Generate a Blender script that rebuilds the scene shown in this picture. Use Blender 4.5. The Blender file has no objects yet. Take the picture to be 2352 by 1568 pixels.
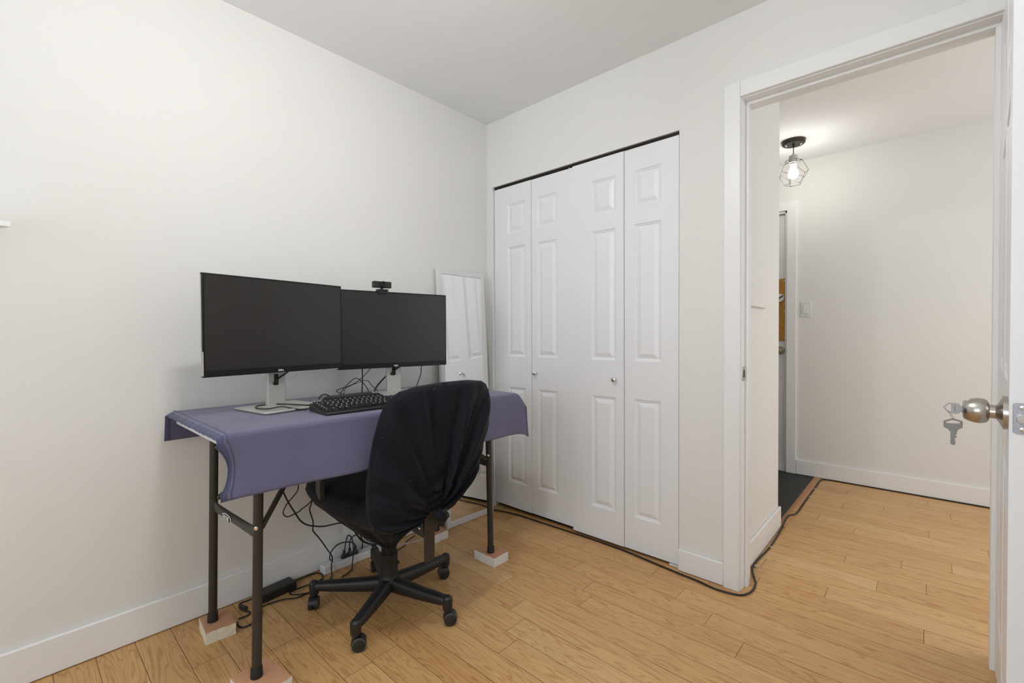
import bpy, bmesh, math, random
from mathutils import Vector, Matrix
from mathutils import noise as mnoise
PI = math.pi
S = bpy.context.scene
C = bpy.data.collections.new('scene'); S.collection.children.link(C)

# ------------------------------------------------------------------ camera
def make_camera():
    yaw, pitch, roll, fpx = 0.737260469, -0.0141969795, -0.00432922003, 1050.40408
    f = Vector((-math.sin(yaw)*math.cos(pitch), math.cos(yaw)*math.cos(pitch), math.sin(pitch)))
    rt = Vector((math.cos(yaw), math.sin(yaw), 0)); up = rt.cross(f)
    R = math.cos(roll)*rt + math.sin(roll)*up; U = -math.sin(roll)*rt + math.cos(roll)*up
    cd = bpy.data.cameras.new('camera'); cam = bpy.data.objects.new('camera', cd); C.objects.link(cam)
    m = Matrix.Identity(4)
    for i in range(3):
        m[i][0] = R[i]; m[i][1] = U[i]; m[i][2] = -f[i]
    m.translation = Vector((2.10345, -2.08162, 1.09323))
    cam.matrix_world = m
    cd.sensor_fit = 'HORIZONTAL'; cd.sensor_width = 36; cd.lens = fpx*36/2352; cd.clip_start = 0.02
    S.camera = cam
make_camera()

# ------------------------------------------------------------------ world, added fill lights, exposure
w = bpy.data.worlds.new('world'); S.world = w; w.use_nodes = True
w.node_tree.nodes['Background'].inputs[0].default_value = (0.80, 0.88, 1.0, 1)
w.node_tree.nodes['Background'].inputs[1].default_value = 1.0
S.view_settings.view_transform = 'Standard'; S.view_settings.look = 'None'
S.view_settings.exposure = 0.11; S.view_settings.gamma = 1.0; S.view_settings.use_curve_mapping = False
def area(name, loc, rot, sx, sy, power, col):
    l = bpy.data.lights.new(name, 'AREA'); l.shape = 'RECTANGLE'; l.size = sx; l.size_y = sy; l.energy = power; l.color = col
    o = bpy.data.objects.new(name, l); C.objects.link(o); o.location = loc; o.rotation_euler = rot; return o
area('added_fill_bedroom', (1.55, -4.20, 1.30), (PI/2+0.22, 0, 0), 1.3, 1.3, 21.5, (0.86, 0.94, 1.0))  # unseen area light added as frontal fill, tinted like daylight
area('added_fill_hall_end', (4.05, 1.05, 1.45), (PI/2, 0, PI/2), 1.1, 1.4, 18.0, (1.0, 0.985, 0.96))  # unseen area light added to brighten the hall from its end
LAMP = 292.0      # room globes
HALL = 66.0     # hall bulb

# ------------------------------------------------------------------ materials
def srgb(r, g, b):
    def c(v):
        v /= 255.0
        return v/12.92 if v <= 0.04045 else ((v+0.055)/1.055)**2.4
    return (c(r), c(g), c(b), 1)
def mat(name, col, rough=0.5, metal=0.0, spec=0.5, bump=0.0, bscale=200.0, vary=0.0, vscale=3.0, emit=None, estr=0.0, sheen=0.0, coat=0.0, aniso=None):
    m = bpy.data.materials.new(name); m.use_nodes = True
    nt = m.node_tree; b = nt.nodes['Principled BSDF']
    b.inputs['Base Color'].default_value = col; b.inputs['Roughness'].default_value = rough
    b.inputs['Metallic'].default_value = metal; b.inputs['Specular IOR Level'].default_value = spec
    if sheen: b.inputs['Sheen Weight'].default_value = sheen
    if coat: b.inputs['Coat Weight'].default_value = coat
    if emit:
        b.inputs['Emission Color'].default_value = emit; b.inputs['Emission Strength'].default_value = estr
    tc = nt.nodes.new('ShaderNodeTexCoord')
    if bump:
        n = nt.nodes.new('ShaderNodeTexNoise'); n.inputs['Scale'].default_value = bscale; n.inputs['Detail'].default_value = 4
        nt.links.new(tc.outputs['Object'], n.inputs['Vector'])
        bp = nt.nodes.new('ShaderNodeBump'); bp.inputs['Strength'].default_value = bump; bp.inputs['Distance'].default_value = 0.002
        nt.links.new(n.outputs['Fac'], bp.inputs['Height']); nt.links.new(bp.outputs['Normal'], b.inputs['Normal'])
    if vary:
        n = nt.nodes.new('ShaderNodeTexNoise'); n.inputs['Scale'].default_value = vscale; n.inputs['Detail'].default_value = 5
        nt.links.new(tc.outputs['Object'], n.inputs['Vector'])
        mx = nt.nodes.new('ShaderNodeMix'); mx.data_type = 'RGBA'
        mx.inputs['A'].default_value = tuple(min(1, c*(1+vary)) for c in col[:3])+(1,)
        mx.inputs['B'].default_value = tuple(c*(1-vary) for c in col[:3])+(1,)
        nt.links.new(n.outputs['Fac'], mx.inputs['Factor']); nt.links.new(mx.outputs['Result'], b.inputs['Base Color'])
    return m

M_WALL = mat('wall_paint', (0.80, 0.795, 0.770, 1), 0.6, spec=0.3, bump=0.10, bscale=120, vary=0.015, vscale=2)
M_CEIL = mat('ceiling_paint', (0.90, 0.915, 0.92, 1), 0.75, spec=0.2, bump=0.06, bscale=150)
M_TRIM = mat('trim_paint', (0.86, 0.862, 0.86, 1), 0.33, spec=0.5, bump=0.05, bscale=60)
M_DOOR = mat('door_paint', (0.84, 0.85, 0.875, 1), 0.35, spec=0.5, bump=0.04, bscale=90)
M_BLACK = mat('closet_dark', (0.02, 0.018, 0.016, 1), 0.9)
M_BRONZE = mat('dark_track_metal', (0.03, 0.024, 0.02, 1), 0.45, metal=0.6)
M_CHROME = mat('chrome', (0.75, 0.75, 0.74, 1), 0.12, metal=1.0)
M_NICKEL = mat('brushed_nickel', (0.50, 0.47, 0.43, 1), 0.27, metal=1.0, bump=0.05, bscale=400)
M_KEY = mat('key_nickel', (0.36, 0.36, 0.365, 1), 0.5, metal=0.55)
M_KEYIN = mat('key_stamping', (0.14, 0.14, 0.15, 1), 0.5, metal=0.8)
M_FACE = mat('latch_steel', (0.33, 0.33, 0.37, 1), 0.4, metal=1.0, bump=0.1, bscale=300)
M_LEG = mat('bronze_powder_coat', (0.030, 0.025, 0.021, 1), 0.42, spec=0.5, bump=0.08, bscale=600)
M_FOOT = mat('black_rubber', (0.012, 0.012, 0.012, 1), 0.6)
M_PLASTIC = mat('black_plastic', (0.014, 0.0145, 0.014, 1), 0.42, bump=0.12, bscale=900)
M_CASTER = mat('caster_plastic', (0.016, 0.017, 0.018, 1), 0.35)
M_RING = mat('grey_plastic', (0.16, 0.16, 0.16, 1), 0.5)
M_ARM = mat('brown_grey_plastic', (0.045, 0.037, 0.034, 1), 0.5)
M_BEZEL = mat('monitor_bezel', (0.005, 0.005, 0.006, 1), 0.45, spec=0.35)
M_SCREEN = mat('monitor_screen', (0.016, 0.0145, 0.0135, 1), 0.38, spec=0.5)
M_SILVER = mat('silver_plastic', (0.46, 0.455, 0.43, 1), 0.42, metal=0.35)
M_WHITEP = mat('white_plastic', (0.76, 0.76, 0.77, 1), 0.4)
M_TABLE = mat('white_table_plastic', (0.78, 0.78, 0.84, 1), 0.45, bump=0.2, bscale=400)
M_CORD = mat('black_cord', (0.010, 0.010, 0.010, 1), 0.5)
M_DCORD = mat('dark_floor_cord', (0.016, 0.009, 0.008, 1), 0.5)
M_WCORD = mat('white_cord', (0.55, 0.52, 0.47, 1), 0.5)
M_PRINT = mat('white_print', (0.85, 0.85, 0.85, 1), 0.5)
M_KCAP = mat('keycap_black', (0.010, 0.010, 0.012, 1), 0.4)
M_TILE = None
M_BRASS = mat('worn_brass', (0.50, 0.26, 0.06, 1), 0.45, metal=0.75, vary=0.35, vscale=40)
M_STRIP = mat('oak_threshold', (0.42, 0.20, 0.08, 1), 0.4, vary=0.3, vscale=30)
M_MIRROR = mat('mirror_glass', (0.93, 0.94, 0.94, 1), 0.0, metal=1.0)
M_WIRE = mat('pendant_black_wire', (0.02, 0.017, 0.015, 1), 0.4, metal=0.5)
M_SOCKET = mat('pendant_socket_grey', (0.55, 0.52, 0.50, 1), 0.5)
M_CANOPY = mat('pendant_canopy_bronze', (0.035, 0.025, 0.02, 1), 0.4, metal=0.4)
M_BULB = mat('lit_bulb', (1, 1, 1, 1), 0.3, emit=(1.0, 0.96, 0.90, 1), estr=HALL)
M_GLOBE = mat('lit_opal_globe', (1, 1, 1, 1), 0.3, emit=(1.0, 0.997, 0.992, 1), estr=LAMP)

def wood_block_mat(name, col, end, b):
    m = mat(name, col, 0.75, bump=b, bscale=90, vary=0.06, vscale=25); return m
M_FOAMSIDE = wood_block_mat('block_rough_side', (0.80, 0.74, 0.60, 1), None, 1.0)
M_PALESIDE = wood_block_mat('block_pale_side', (0.80, 0.77, 0.76, 1), None, 1.0)
M_FOAMTOP = wood_block_mat('block_top_terracotta', (0.56, 0.29, 0.165, 1), None, 0.25)

def fabric(name, col, rough, sheen, weave=900, bump=0.3, vary=0.1):
    m = mat(name, col, rough, spec=0.15, sheen=sheen, vary=vary, vscale=9)
    nt = m.node_tree; b = nt.nodes['Principled BSDF']
    tc = nt.nodes.new('ShaderNodeTexCoord')
    wv = nt.nodes.new('ShaderNodeTexWave'); wv.wave_type = 'BANDS'; wv.bands_direction = 'Z'; wv.inputs['Scale'].default_value = weave/3.0
    wv.inputs['Distortion'].default_value = 2; wv.inputs['Detail'].default_value = 2
    n = nt.nodes.new('ShaderNodeTexNoise'); n.inputs['Scale'].default_value = weave; n.inputs['Detail'].default_value = 3
    ad = nt.nodes.new('ShaderNodeMath'); ad.operation = 'ADD'
    nt.links.new(tc.outputs['Object'], wv.inputs['Vector']); nt.links.new(tc.outputs['Object'], n.inputs['Vector'])
    nt.links.new(wv.outputs['Fac'], ad.inputs[0]); nt.links.new(n.outputs['Fac'], ad.inputs[1])
    bp = nt.nodes.new('ShaderNodeBump'); bp.inputs['Strength'].default_value = bump; bp.inputs['Distance'].default_value = 0.0008
    nt.links.new(ad.outputs[0], bp.inputs['Height']); nt.links.new(bp.outputs['Normal'], b.inputs['Normal'])
    return m
M_CLOTH = fabric('slate_blue_cloth', (0.128, 0.122, 0.205, 1), 0.85, 0.25)
M_HEM = fabric('slate_blue_hem', (0.075, 0.078, 0.145, 1), 0.9, 0.2)
M_SLIP = fabric('black_slipcover', (0.0050, 0.0058, 0.0100, 1), 0.66, 0.05, bump=0.2, vary=0.0)
def lint(m, c):
    nt = m.node_tree; b = nt.nodes['Principled BSDF']; tc = nt.nodes.new('ShaderNodeTexCoord')
    v = nt.nodes.new('ShaderNodeTexVoronoi'); v.inputs['Scale'].default_value = 26.0
    nt.links.new(tc.outputs['Object'], v.inputs['Vector'])
    lt = nt.nodes.new('ShaderNodeMath'); lt.operation = 'LESS_THAN'; lt.inputs[1].default_value = 0.035; nt.links.new(v.outputs['Distance'], lt.inputs[0])
    mx = nt.nodes.new('ShaderNodeMix'); mx.data_type = 'RGBA'; mx.inputs['A'].default_value = c; mx.inputs['B'].default_value = (0.25, 0.25, 0.26, 1)
    nt.links.new(lt.outputs[0], mx.inputs['Factor']); nt.links.new(mx.outputs['Result'], b.inputs['Base Color'])
lint(M_SLIP, (0.0050, 0.0058, 0.0100, 1))
M_POUCH = fabric('black_pouch_cloth', (0.010, 0.010, 0.013, 1), 0.8, 0.1)

def oak_floor_mat():
    m = bpy.data.materials.new('oak_planks'); m.use_nodes = True
    nt = m.node_tree; b = nt.nodes['Principled BSDF']; N = nt.nodes.new; L = nt.links.new
    tc = N('ShaderNodeTexCoord'); at = N('ShaderNodeAttribute'); at.attribute_name = 'plank'
    # per-plank offset of the grain
    off = N('ShaderNodeVectorMath'); off.operation = 'SCALE'; off.inputs['Scale'].default_value = 37.0
    L(at.outputs['Color'], off.inputs[0])
    ad = N('ShaderNodeVectorMath'); ad.operation = 'ADD'; L(tc.outputs['Object'], ad.inputs[0]); L(off.outputs['Vector'], ad.inputs[1])
    mp = N('ShaderNodeMapping'); mp.inputs['Scale'].default_value = (1.3, 15.0, 1.0); L(ad.outputs['Vector'], mp.inputs['Vector'])
    n1 = N('ShaderNodeTexNoise'); n1.inputs['Scale'].default_value = 1.1; n1.inputs['Detail'].default_value = 2.5; n1.inputs['Distortion'].default_value = 0.6
    L(mp.outputs['Vector'], n1.inputs['Vector'])
    # cathedral rings: contour lines of the noise
    mu = N('ShaderNodeMath'); mu.operation = 'MULTIPLY'; mu.inputs[1].default_value = 95.0; L(n1.outputs['Fac'], mu.inputs[0])
    sn = N('ShaderNodeMath'); sn.operation = 'SINE'; L(mu.outputs[0], sn.inputs[0])
    r1 = N('ShaderNodeMapRange'); r1.inputs['From Min'].default_value = 0.35; r1.inputs['From Max'].default_value = 1.0; L(sn.outputs[0], r1.inputs['Value'])
    # fine pores
    mp2 = N('ShaderNodeMapping'); mp2.inputs['Scale'].default_value = (6.0, 260.0, 1.0); L(ad.outputs['Vector'], mp2.inputs['Vector'])
    n2 = N('ShaderNodeTexNoise'); n2.inputs['Scale'].default_value = 1.5; n2.inputs['Detail'].default_value = 3; L(mp2.outputs['Vector'], n2.inputs['Vector'])
    r2 = N('ShaderNodeMapRange'); r2.inputs['From Min'].default_value = 0.5; r2.inputs['From Max'].default_value = 0.75; L(n2.outputs['Fac'], r2.inputs['Value'])
    n3 = N('ShaderNodeTexNoise'); n3.inputs['Scale'].default_value = 2.0; L(mp.outputs['Vector'], n3.inputs['Vector'])
    sep = N('ShaderNodeSeparateColor'); L(at.outputs['Color'], sep.inputs['Color'])
    cr = N('ShaderNodeValToRGB'); e = cr.color_ramp.elements
    e[0].position = 0.0; e[0].color = (0.54, 0.295, 0.112, 1); e[1].position = 1.0; e[1].color = (0.72, 0.49, 0.245, 1)
    k = cr.color_ramp.elements.new(0.35); k.color = (0.615, 0.365, 0.15, 1)
    k = cr.color_ramp.elements.new(0.75); k.color = (0.665, 0.415, 0.18, 1)
    L(sep.outputs['Red'], cr.inputs['Fac'])
    hs = N('ShaderNodeHueSaturation'); L(cr.outputs['Color'], hs.inputs['Color'])
    vr = N('ShaderNodeMapRange'); vr.inputs['To Min'].default_value = 0.9; vr.inputs['To Max'].default_value = 1.1; L(n3.outputs['Fac'], vr.inputs['Value']); L(vr.outputs['Result'], hs.inputs['Value'])
    mx = N('ShaderNodeMix'); mx.data_type = 'RGBA'; mx.blend_type = 'MULTIPLY'; L(hs.outputs['Color'], mx.inputs['A']); mx.inputs['B'].default_value = (0.72, 0.55, 0.42, 1)
    f1 = N('ShaderNodeMath'); f1.operation = 'MULTIPLY'; f1.inputs[1].default_value = 0.62; L(r1.outputs['Result'], f1.inputs[0]); L(f1.outputs[0], mx.inputs['Factor'])
    mx2 = N('ShaderNodeMix'); mx2.data_type = 'RGBA'; mx2.blend_type = 'MULTIPLY'; L(mx.outputs['Result'], mx2.inputs['A']); mx2.inputs['B'].default_value = (0.66, 0.5, 0.38, 1)
    f2 = N('ShaderNodeMath'); f2.operation = 'MULTIPLY'; f2.inputs[1].default_value = 0.52; L(r2.outputs['Result'], f2.inputs[0]); L(f2.outputs[0], mx2.inputs['Factor'])
    L(mx2.outputs['Result'], b.inputs['Base Color'])
    b.inputs['Roughness'].default_value = 0.36; b.inputs['Specular IOR Level'].default_value = 0.4
    bp = N('ShaderNodeBump'); bp.inputs['Strength'].default_value = 0.12; bp.inputs['Distance'].default_value = 0.001; L(n2.outputs['Fac'], bp.inputs['Height']); L(bp.outputs['Normal'], b.inputs['Normal'])
    return m
M_OAK = oak_floor_mat()
def tile_mat():
    m = mat('black_slate_tile', (0.010, 0.010, 0.009, 1), 0.5)
    nt = m.node_tree; b = nt.nodes['Principled BSDF']
    tc = nt.nodes.new('ShaderNodeTexCoord'); br = nt.nodes.new('ShaderNodeTexBrick'); br.offset = 0
    br.inputs['Scale'].default_value = 1.0; br.inputs['Brick Width'].default_value = 0.6; br.inputs['Row Height'].default_value = 0.3
    br.inputs['Mortar Size'].default_value = 0.0025
    br.inputs['Color1'].default_value = (0.012, 0.0125, 0.011, 1); br.inputs['Color2'].default_value = (0.010, 0.011, 0.010, 1); br.inputs['Mortar'].default_value = (0.06, 0.06, 0.055, 1)
    mp = nt.nodes.new('ShaderNodeMapping'); mp.inputs['Location'].default_value = (0.1, 0.06, 0)
    nt.links.new(tc.outputs['Object'], mp.inputs['Vector']); nt.links.new(mp.outputs['Vector'], br.inputs['Vector']); nt.links.new(br.outputs['Color'], b.inputs['Base Color'])
    return m
M_TILE = tile_mat()

# ------------------------------------------------------------------ mesh helpers
class MB:
    def __init__(s): s.v = []; s.f = []; s.mi = []; s.cur = 0
    def add(s, vs, fs):
        o = len(s.v); s.v += [tuple(v) for v in vs]; s.f += [tuple(i+o for i in f) for f in fs]; s.mi += [s.cur]*len(fs); return s
    def box(s, x0, x1, y0, y1, z0, z1):
        v = [(x0,y0,z0),(x1,y0,z0),(x1,y1,z0),(x0,y1,z0),(x0,y0,z1),(x1,y0,z1),(x1,y1,z1),(x0,y1,z1)]
        return s.add(v, [(0,3,2,1),(4,5,6,7),(0,1,5,4),(1,2,6,5),(2,3,7,6),(3,0,4,7)])
    def obox(s, c, ax, ay, az, hx, hy, hz):
        c = Vector(c); ax = Vector(ax).normalized(); ay = Vector(ay).normalized(); az = Vector(az).normalized()
        v = [c + ax*hx*i + ay*hy*j + az*hz*k for k in (-1,1) for (i,j) in ((-1,-1),(1,-1),(1,1),(-1,1))]
        return s.add(v, [(0,3,2,1),(4,5,6,7),(0,1,5,4),(1,2,6,5),(2,3,7,6),(3,0,4,7)])
    def rings(s, R, cap=True, close=False):
        n = len(R[0]); v = [p for r in R for p in r]; f = []
        for i in range(len(R)-1 + (1 if close else 0)):
            a = i*n; b = ((i+1) % len(R))*n
            for j in range(n):
                k = (j+1) % n; f.append((a+j, a+k, b+k, b+j))
        if cap and not close:
            f.append(tuple(reversed(range(n)))); f.append(tuple(range((len(R)-1)*n, len(R)*n)))
        return s.add(v, f)
    def lathe(s, prof, c=(0,0,0), axis=(0,0,1), n=24, flat=None):
        c = Vector(c); a = Vector(axis).normalized(); u = a.orthogonal().normalized(); w_ = a.cross(u)
        R = []
        for r, h in prof:
            R.append([c + a*h + (u*math.cos(2*PI*j/n) + w_*math.sin(2*PI*j/n))*max(r, 1e-5) for j in range(n)])
        return s.rings(R)
    def cyl(s, p, q, r, r2=None, n=16):
        p = Vector(p); q = Vector(q); d = q-p
        return s.lathe([(r, 0), (r if r2 is None else r2, d.length)], p, d, n)
    def tube(s, pts, r, n=8, smooth=4, radii=None):
        P = [Vector(p) for p in pts]
        if smooth and len(P) > 2:
            Q = []
            for i in range(len(P)-1):
                p0 = P[max(i-1,0)]; p1 = P[i]; p2 = P[i+1]; p3 = P[min(i+2,len(P)-1)]
                for k in range(smooth):
                    t = k/smooth
                    Q.append(0.5*((2*p1)+(p2-p0)*t+(2*p0-5*p1+4*p2-p3)*t*t+(3*p1-p0-3*p2+p3)*t**3))
            Q.append(P[-1]); P = Q
        R = []; u = None
        for i, p in enumerate(P):
            t = (P[min(i+1,len(P)-1)]-P[max(i-1,0)])
            if t.length < 1e-9: t = Vector((0,0,1))
            t.normalize()
            if u is None: u = t.orthogonal().normalized()
            else:
                u = (u - t*u.dot(t))
                u = u.normalized() if u.length > 1e-6 else t.orthogonal().normalized()
            w_ = t.cross(u); rr = r if radii is None else radii(i/(len(P)-1))
            R.append([p + (u*math.cos(2*PI*j/n)+w_*math.sin(2*PI*j/n))*rr for j in range(n)])
        return s.rings(R)
    def prism(s, poly, c, ax, ay, az, h):
        """poly 2D in (ax, ay), thickness h along az"""
        c = Vector(c); ax = Vector(ax); ay = Vector(ay); az = Vector(az)
        a = [c+ax*x+ay*y-az*h/2 for x, y in poly]; b = [c+ax*x+ay*y+az*h/2 for x, y in poly]
        n = len(poly)
        return s.add(a+b, [tuple(reversed(range(n))), tuple(range(n, 2*n))]+[(i, (i+1) % n, n+(i+1) % n, n+i) for i in range(n)])
    def build(s, name, mats, parent=None, bevel=0, smooth=True, angle=35, segs=2, wn=False):
        me = bpy.data.meshes.new(name); me.from_pydata([tuple(v) for v in s.v], [], s.f)
        if not isinstance(mats, (list, tuple)): mats = [mats]
        for m in mats: me.materials.append(m)
        me.polygons.foreach_set('material_index', s.mi)
        bm = bmesh.new(); bm.from_mesh(me); bmesh.ops.recalc_face_normals(bm, faces=bm.faces); bm.to_mesh(me); bm.free()
        if smooth:
            me.polygons.foreach_set('use_smooth', [True]*len(me.polygons)); me.set_sharp_from_angle(angle=math.radians(angle))
        o = bpy.data.objects.new(name, me); C.objects.link(o)
        if parent is not None: o.parent = parent; o.matrix_parent_inverse = parent.matrix_world.inverted() if False else Matrix.Translation(parent.location).inverted()
        if bevel:
            b = o.modifiers.new('bevel', 'BEVEL'); b.width = bevel; b.segments = segs; b.limit_method = 'ANGLE'; b.angle_limit = math.radians(40)
        return o
def tag(o, label=None, cat=None, group=None, kind=None):
    if label: o['label'] = label
    if cat: o['category'] = cat
    if group: o['group'] = group
    if kind: o['kind'] = kind
    return o
def thing(name, label, cat, loc=(0,0,0), group=None):
    o = bpy.data.objects.new(name, None); C.objects.link(o); o.location = loc; o.empty_display_size = 0.05
    return tag(o, label, cat, group)
def struct(name, mb, m, label=None, cat=None, **k):
    o = mb.build(name, m, **k); return tag(o, label, cat, kind='structure')

H = 2.44; HH = 2.42
# ------------------------------------------------------------------ room shell
DX0, DX1, DZ = 1.52, 2.275, 2.083        # bedroom doorway
CX0, CX1, CZ = 0.052, 1.256, 2.030       # closet opening
RX, RY = 2.42, -4.0
def build_floor():
    y0, wd = -0.24, 0.1035
    known = {}
    for my, x in [(1.867,2.112),(1.671,2.214),(1.568,1.908),(1.465,1.713),(1.272,2.116),(1.177,2.334),(.866,2.195),(.653,1.815),(.55,2.107),(.443,1.949),(.232,1.794),(.134,2.101),(-.085,1.1817),(-.187,1.339),(-.193,.729),(-.288,1.4885),(-.298,.8807),(-.379,1.629),(-.396,1.017),(-.609,.726),(-.71,.8786),(-.815,.960),(-1.015,.661),(-1.33,.734),(-.50,.42),(-.92,1.02)]:
        known.setdefault(math.floor((my-y0)/wd), []).append(x)
    rnd = random.Random(11)
    vs = []; fs = []; cols = []
    tones = {(-8,0.4):0.98}
    g = 0.0007
    for k in range(math.floor((RY-0.1-y0)/wd), math.ceil((2.3-y0)/wd)):
        ya, yb = y0+k*wd, y0+(k+1)*wd
        js = sorted(known.get(k, []))
        if not js: js = [rnd.uniform(0.1, 1.0)]
        x = js[0]
        while x > 0.0: x -= rnd.uniform(0.45, 1.0); js.insert(0, x)
        x = js[-1]
        while x < 4.3: x += rnd.uniform(0.6, 1.15); js.append(x)
        js = [max(-0.1, min(4.2, j)) for j in js]
        for a, b in zip(js[:-1], js[1:]):
            if b-a < 0.01: continue
            o = len(vs)
            vs += [(a+g, ya+g, 0), (b-g, ya+g, 0), (b-g, yb-g, 0), (a+g, yb-g, 0)]
            fs.append((o, o+1, o+2, o+3)); cols.append((min(1, max(0, rnd.gauss(0.52, 0.2))), rnd.random(), rnd.random(), 1))
    base = len(vs)
    vs += [(-0.1, RY-0.1, -0.002), (4.2, RY-0.1, -0.002), (4.2, 2.3, -0.002), (-0.1, 2.3, -0.002)]
    fs.append((base, base+1, base+2, base+3)); cols.append((0, 0, 0, 1))
    me = bpy.data.meshes.new('floor'); me.from_pydata(vs, [], fs)
    me.materials.append(M_OAK); me.materials.append(mat('plank_gap', (0.10, 0.045, 0.018, 1), 0.8))
    me.polygons[-1].material_index = 1
    ca = me.color_attributes.new('plank', 'FLOAT_COLOR', 'CORNER')
    i = 0
    for p, c in zip(me.polygons, cols):
        for li in p.loop_indices: ca.data[li].color = c
    o = bpy.data.objects.new('floor', me); C.objects.link(o); tag(o, kind='structure')
build_floor()

WT = 0.13
b = MB(); b.box(-0.12, 0, RY-0.12, WT, 0, H+0.1); struct('wall_left', b, M_WALL, smooth=False)
# closet / doorway wall with two openings
b = MB()
b.box(0, CX0, 0, WT, 0, H); b.box(CX0, CX1, 0, WT, CZ, H); b.box(CX1, DX0-0.02, 0, WT, 0, H)
b.box(DX0-0.02, DX1+0.02, 0, WT, DZ+0.02, H); b.box(DX1+0.02, RX+0.12, 0, WT, 0, H)
struct('wall_back', b, M_WALL, smooth=False)
b = MB(); b.box(RX, RX+0.12, RY-0.12, 0, 0, H+0.1); struct('wall_right', b, M_WALL, smooth=False)
# wall behind the camera, window opening added for the fill light
b = MB(); wx0, wx1, wz0, wz1 = 0.85, 2.25, 0.7, 2.1
b.box(0, wx0, RY-0.12, RY, 0, H); b.box(wx1, RX, RY-0.12, RY, 0, H); b.box(wx0, wx1, RY-0.12, RY, 0, wz0); b.box(wx0, wx1, RY-0.12, RY, wz1, H)
struct('wall_front', b, M_WALL, smooth=False)
b = MB()
for a0, a1, c0, c1 in ((wx0-.07, wx1+.07, wz0-.07, wz0), (wx0-.07, wx1+.07, wz1, wz1+.07), (wx0-.07, wx0, wz0, wz1), (wx1, wx1+.07, wz0, wz1), ((wx0+wx1)/2-.02, (wx0+wx1)/2+.02, wz0, wz1)):
    b.box(a0, a1, RY-0.02, RY+0.018, c0, c1)
struct('window_added', b, M_TRIM, bevel=0.003)  # frame of the added window, out of view
b = MB(); b.box(-0.12, RX+0.12, RY-0.12, WT, H, H+0.1); struct('ceiling', b, M_CEIL, smooth=False)
# closet interior (dark gap shows above and below the doors)
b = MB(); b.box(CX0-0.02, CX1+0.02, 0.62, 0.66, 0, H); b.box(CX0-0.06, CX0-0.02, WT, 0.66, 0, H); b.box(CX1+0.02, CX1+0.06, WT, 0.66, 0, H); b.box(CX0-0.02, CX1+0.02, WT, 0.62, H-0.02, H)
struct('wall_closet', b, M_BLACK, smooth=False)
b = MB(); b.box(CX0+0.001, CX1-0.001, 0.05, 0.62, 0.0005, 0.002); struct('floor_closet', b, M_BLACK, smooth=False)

# hall
hx = 1.485; HY = 2.03
b = MB(); b.box(hx-0.16, hx, WT, 0.83, 0, HH); struct('wall_hall_left', b, M_WALL, smooth=False)
b = MB(); EX0, EX1, EZ = 0.44, 1.285, 2.056
b.box(-0.4, EX0, HY, HY+0.14, 0, HH); b.box(EX0, EX1, HY, HY+0.14, EZ, HH); b.box(EX1, 4.2, HY, HY+0.14, 0, HH)
struct('wall_hall_far', b, M_WALL, smooth=False)
b = MB(); b.box(-0.4, -0.3, 0.83, HY, 0, HH); b.box(-0.3, hx-0.16, 0.75, 0.83, 0, HH); struct('wall_entry', b, M_WALL, smooth=False)
b = MB(); b.box(RX+0.12, 4.2, WT-0.12, WT, 0, HH); struct('wall_hall_near', b, M_WALL, smooth=False)
b = MB(); b.box(4.1, 4.2, WT, 0.45, 0, HH); b.box(4.1, 4.2, 1.65, HY, 0, HH); b.box(4.1, 4.2, 0.45, 1.65, 2.2, HH); b.box(4.1, 4.2, 0.45, 1.65, 0, 0.7); struct('wall_hall_end', b, M_WALL, smooth=False)
b = MB(); b.box(-0.4, 4.2, WT, HY+0.14, HH, HH+0.1); struct('ceiling_hall', b, M_CEIL, smooth=False)
b = MB(); b.box(-0.4, 1.478, 0.83, HY+0.02, 0.0003, 0.004); struct('floor_entry_tile', b, M_TILE, smooth=False)

# ------------------------------------------------------------------ trim
def baseboard(name, x0, x1, y0, y1, h, **k):
    b = MB(); b.box(x0, x1, y0, y1, 0.002, h); struct(name, b, M_TRIM, bevel=0.004, **k)
baseboard('baseboard_left', 0.0, 0.015, RY, -0.001, 0.121)
baseboard('baseboard_back', CX1, 1.4555, -0.015, 0.0, 0.101)
baseboard('baseboard_hall_left', hx, hx+0.013, WT+0.01, 0.845, 0.118)
b = MB(); b.box(1.353, 4.1, HY-0.014, HY, 0.006, 0.117); struct('baseboard_hall_far', b, M_TRIM, bevel=0.003)
baseboard('baseboard_right', RX-0.015, RX, RY, -0.02, 0.121)
baseboard('baseboard_front', 0.015, RX-0.015, RY, RY+0.015, 0.121)
# door casing, bedroom side
b = MB(); cw = 0.0645
b.box(DX0-cw, DX0, -0.018, 0, 0.0, DZ+cw); b.box(DX0, DX1, -0.018, 0, DZ, DZ+cw); b.box(DX1, DX1+cw, -0.018, 0, 0.0, DZ+cw)
struct('trim_1', b, M_TRIM, bevel=0.0025)
# jamb with stepped reveal and stop
b = MB()
for (dx, ya, yb) in ((0.004, -0.002, 0.135), (0.016, 0.045, 0.080)):
    b.box(DX0-0.02, DX0+dx, ya, yb, 0, DZ-dx); b.box(DX1-dx, DX1+0.02, ya, yb, 0, DZ-dx); b.box(DX0-0.02, DX1+0.02, ya, yb, DZ-dx, DZ+0.02)
struct('trim_2', b, M_TRIM, bevel=0.0015)
# far entry door casing
b = MB()
b.box(EX1+0.002, 1.352, HY-0.016, HY, 0.006, 2.125); b.box(EX0-0.07, EX1+0.002, HY-0.016, HY, EZ, 2.125); b.box(EX0-0.07, EX0, HY-0.016, HY, 0.006, EZ)
b.box(EX1-0.012, EX1+0.002, HY, HY+0.06, 0.006, EZ); b.box(EX0, EX1, HY, HY+0.06, EZ-0.018, EZ)
struct('trim_3', b, M_TRIM, bevel=0.0015)
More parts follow.
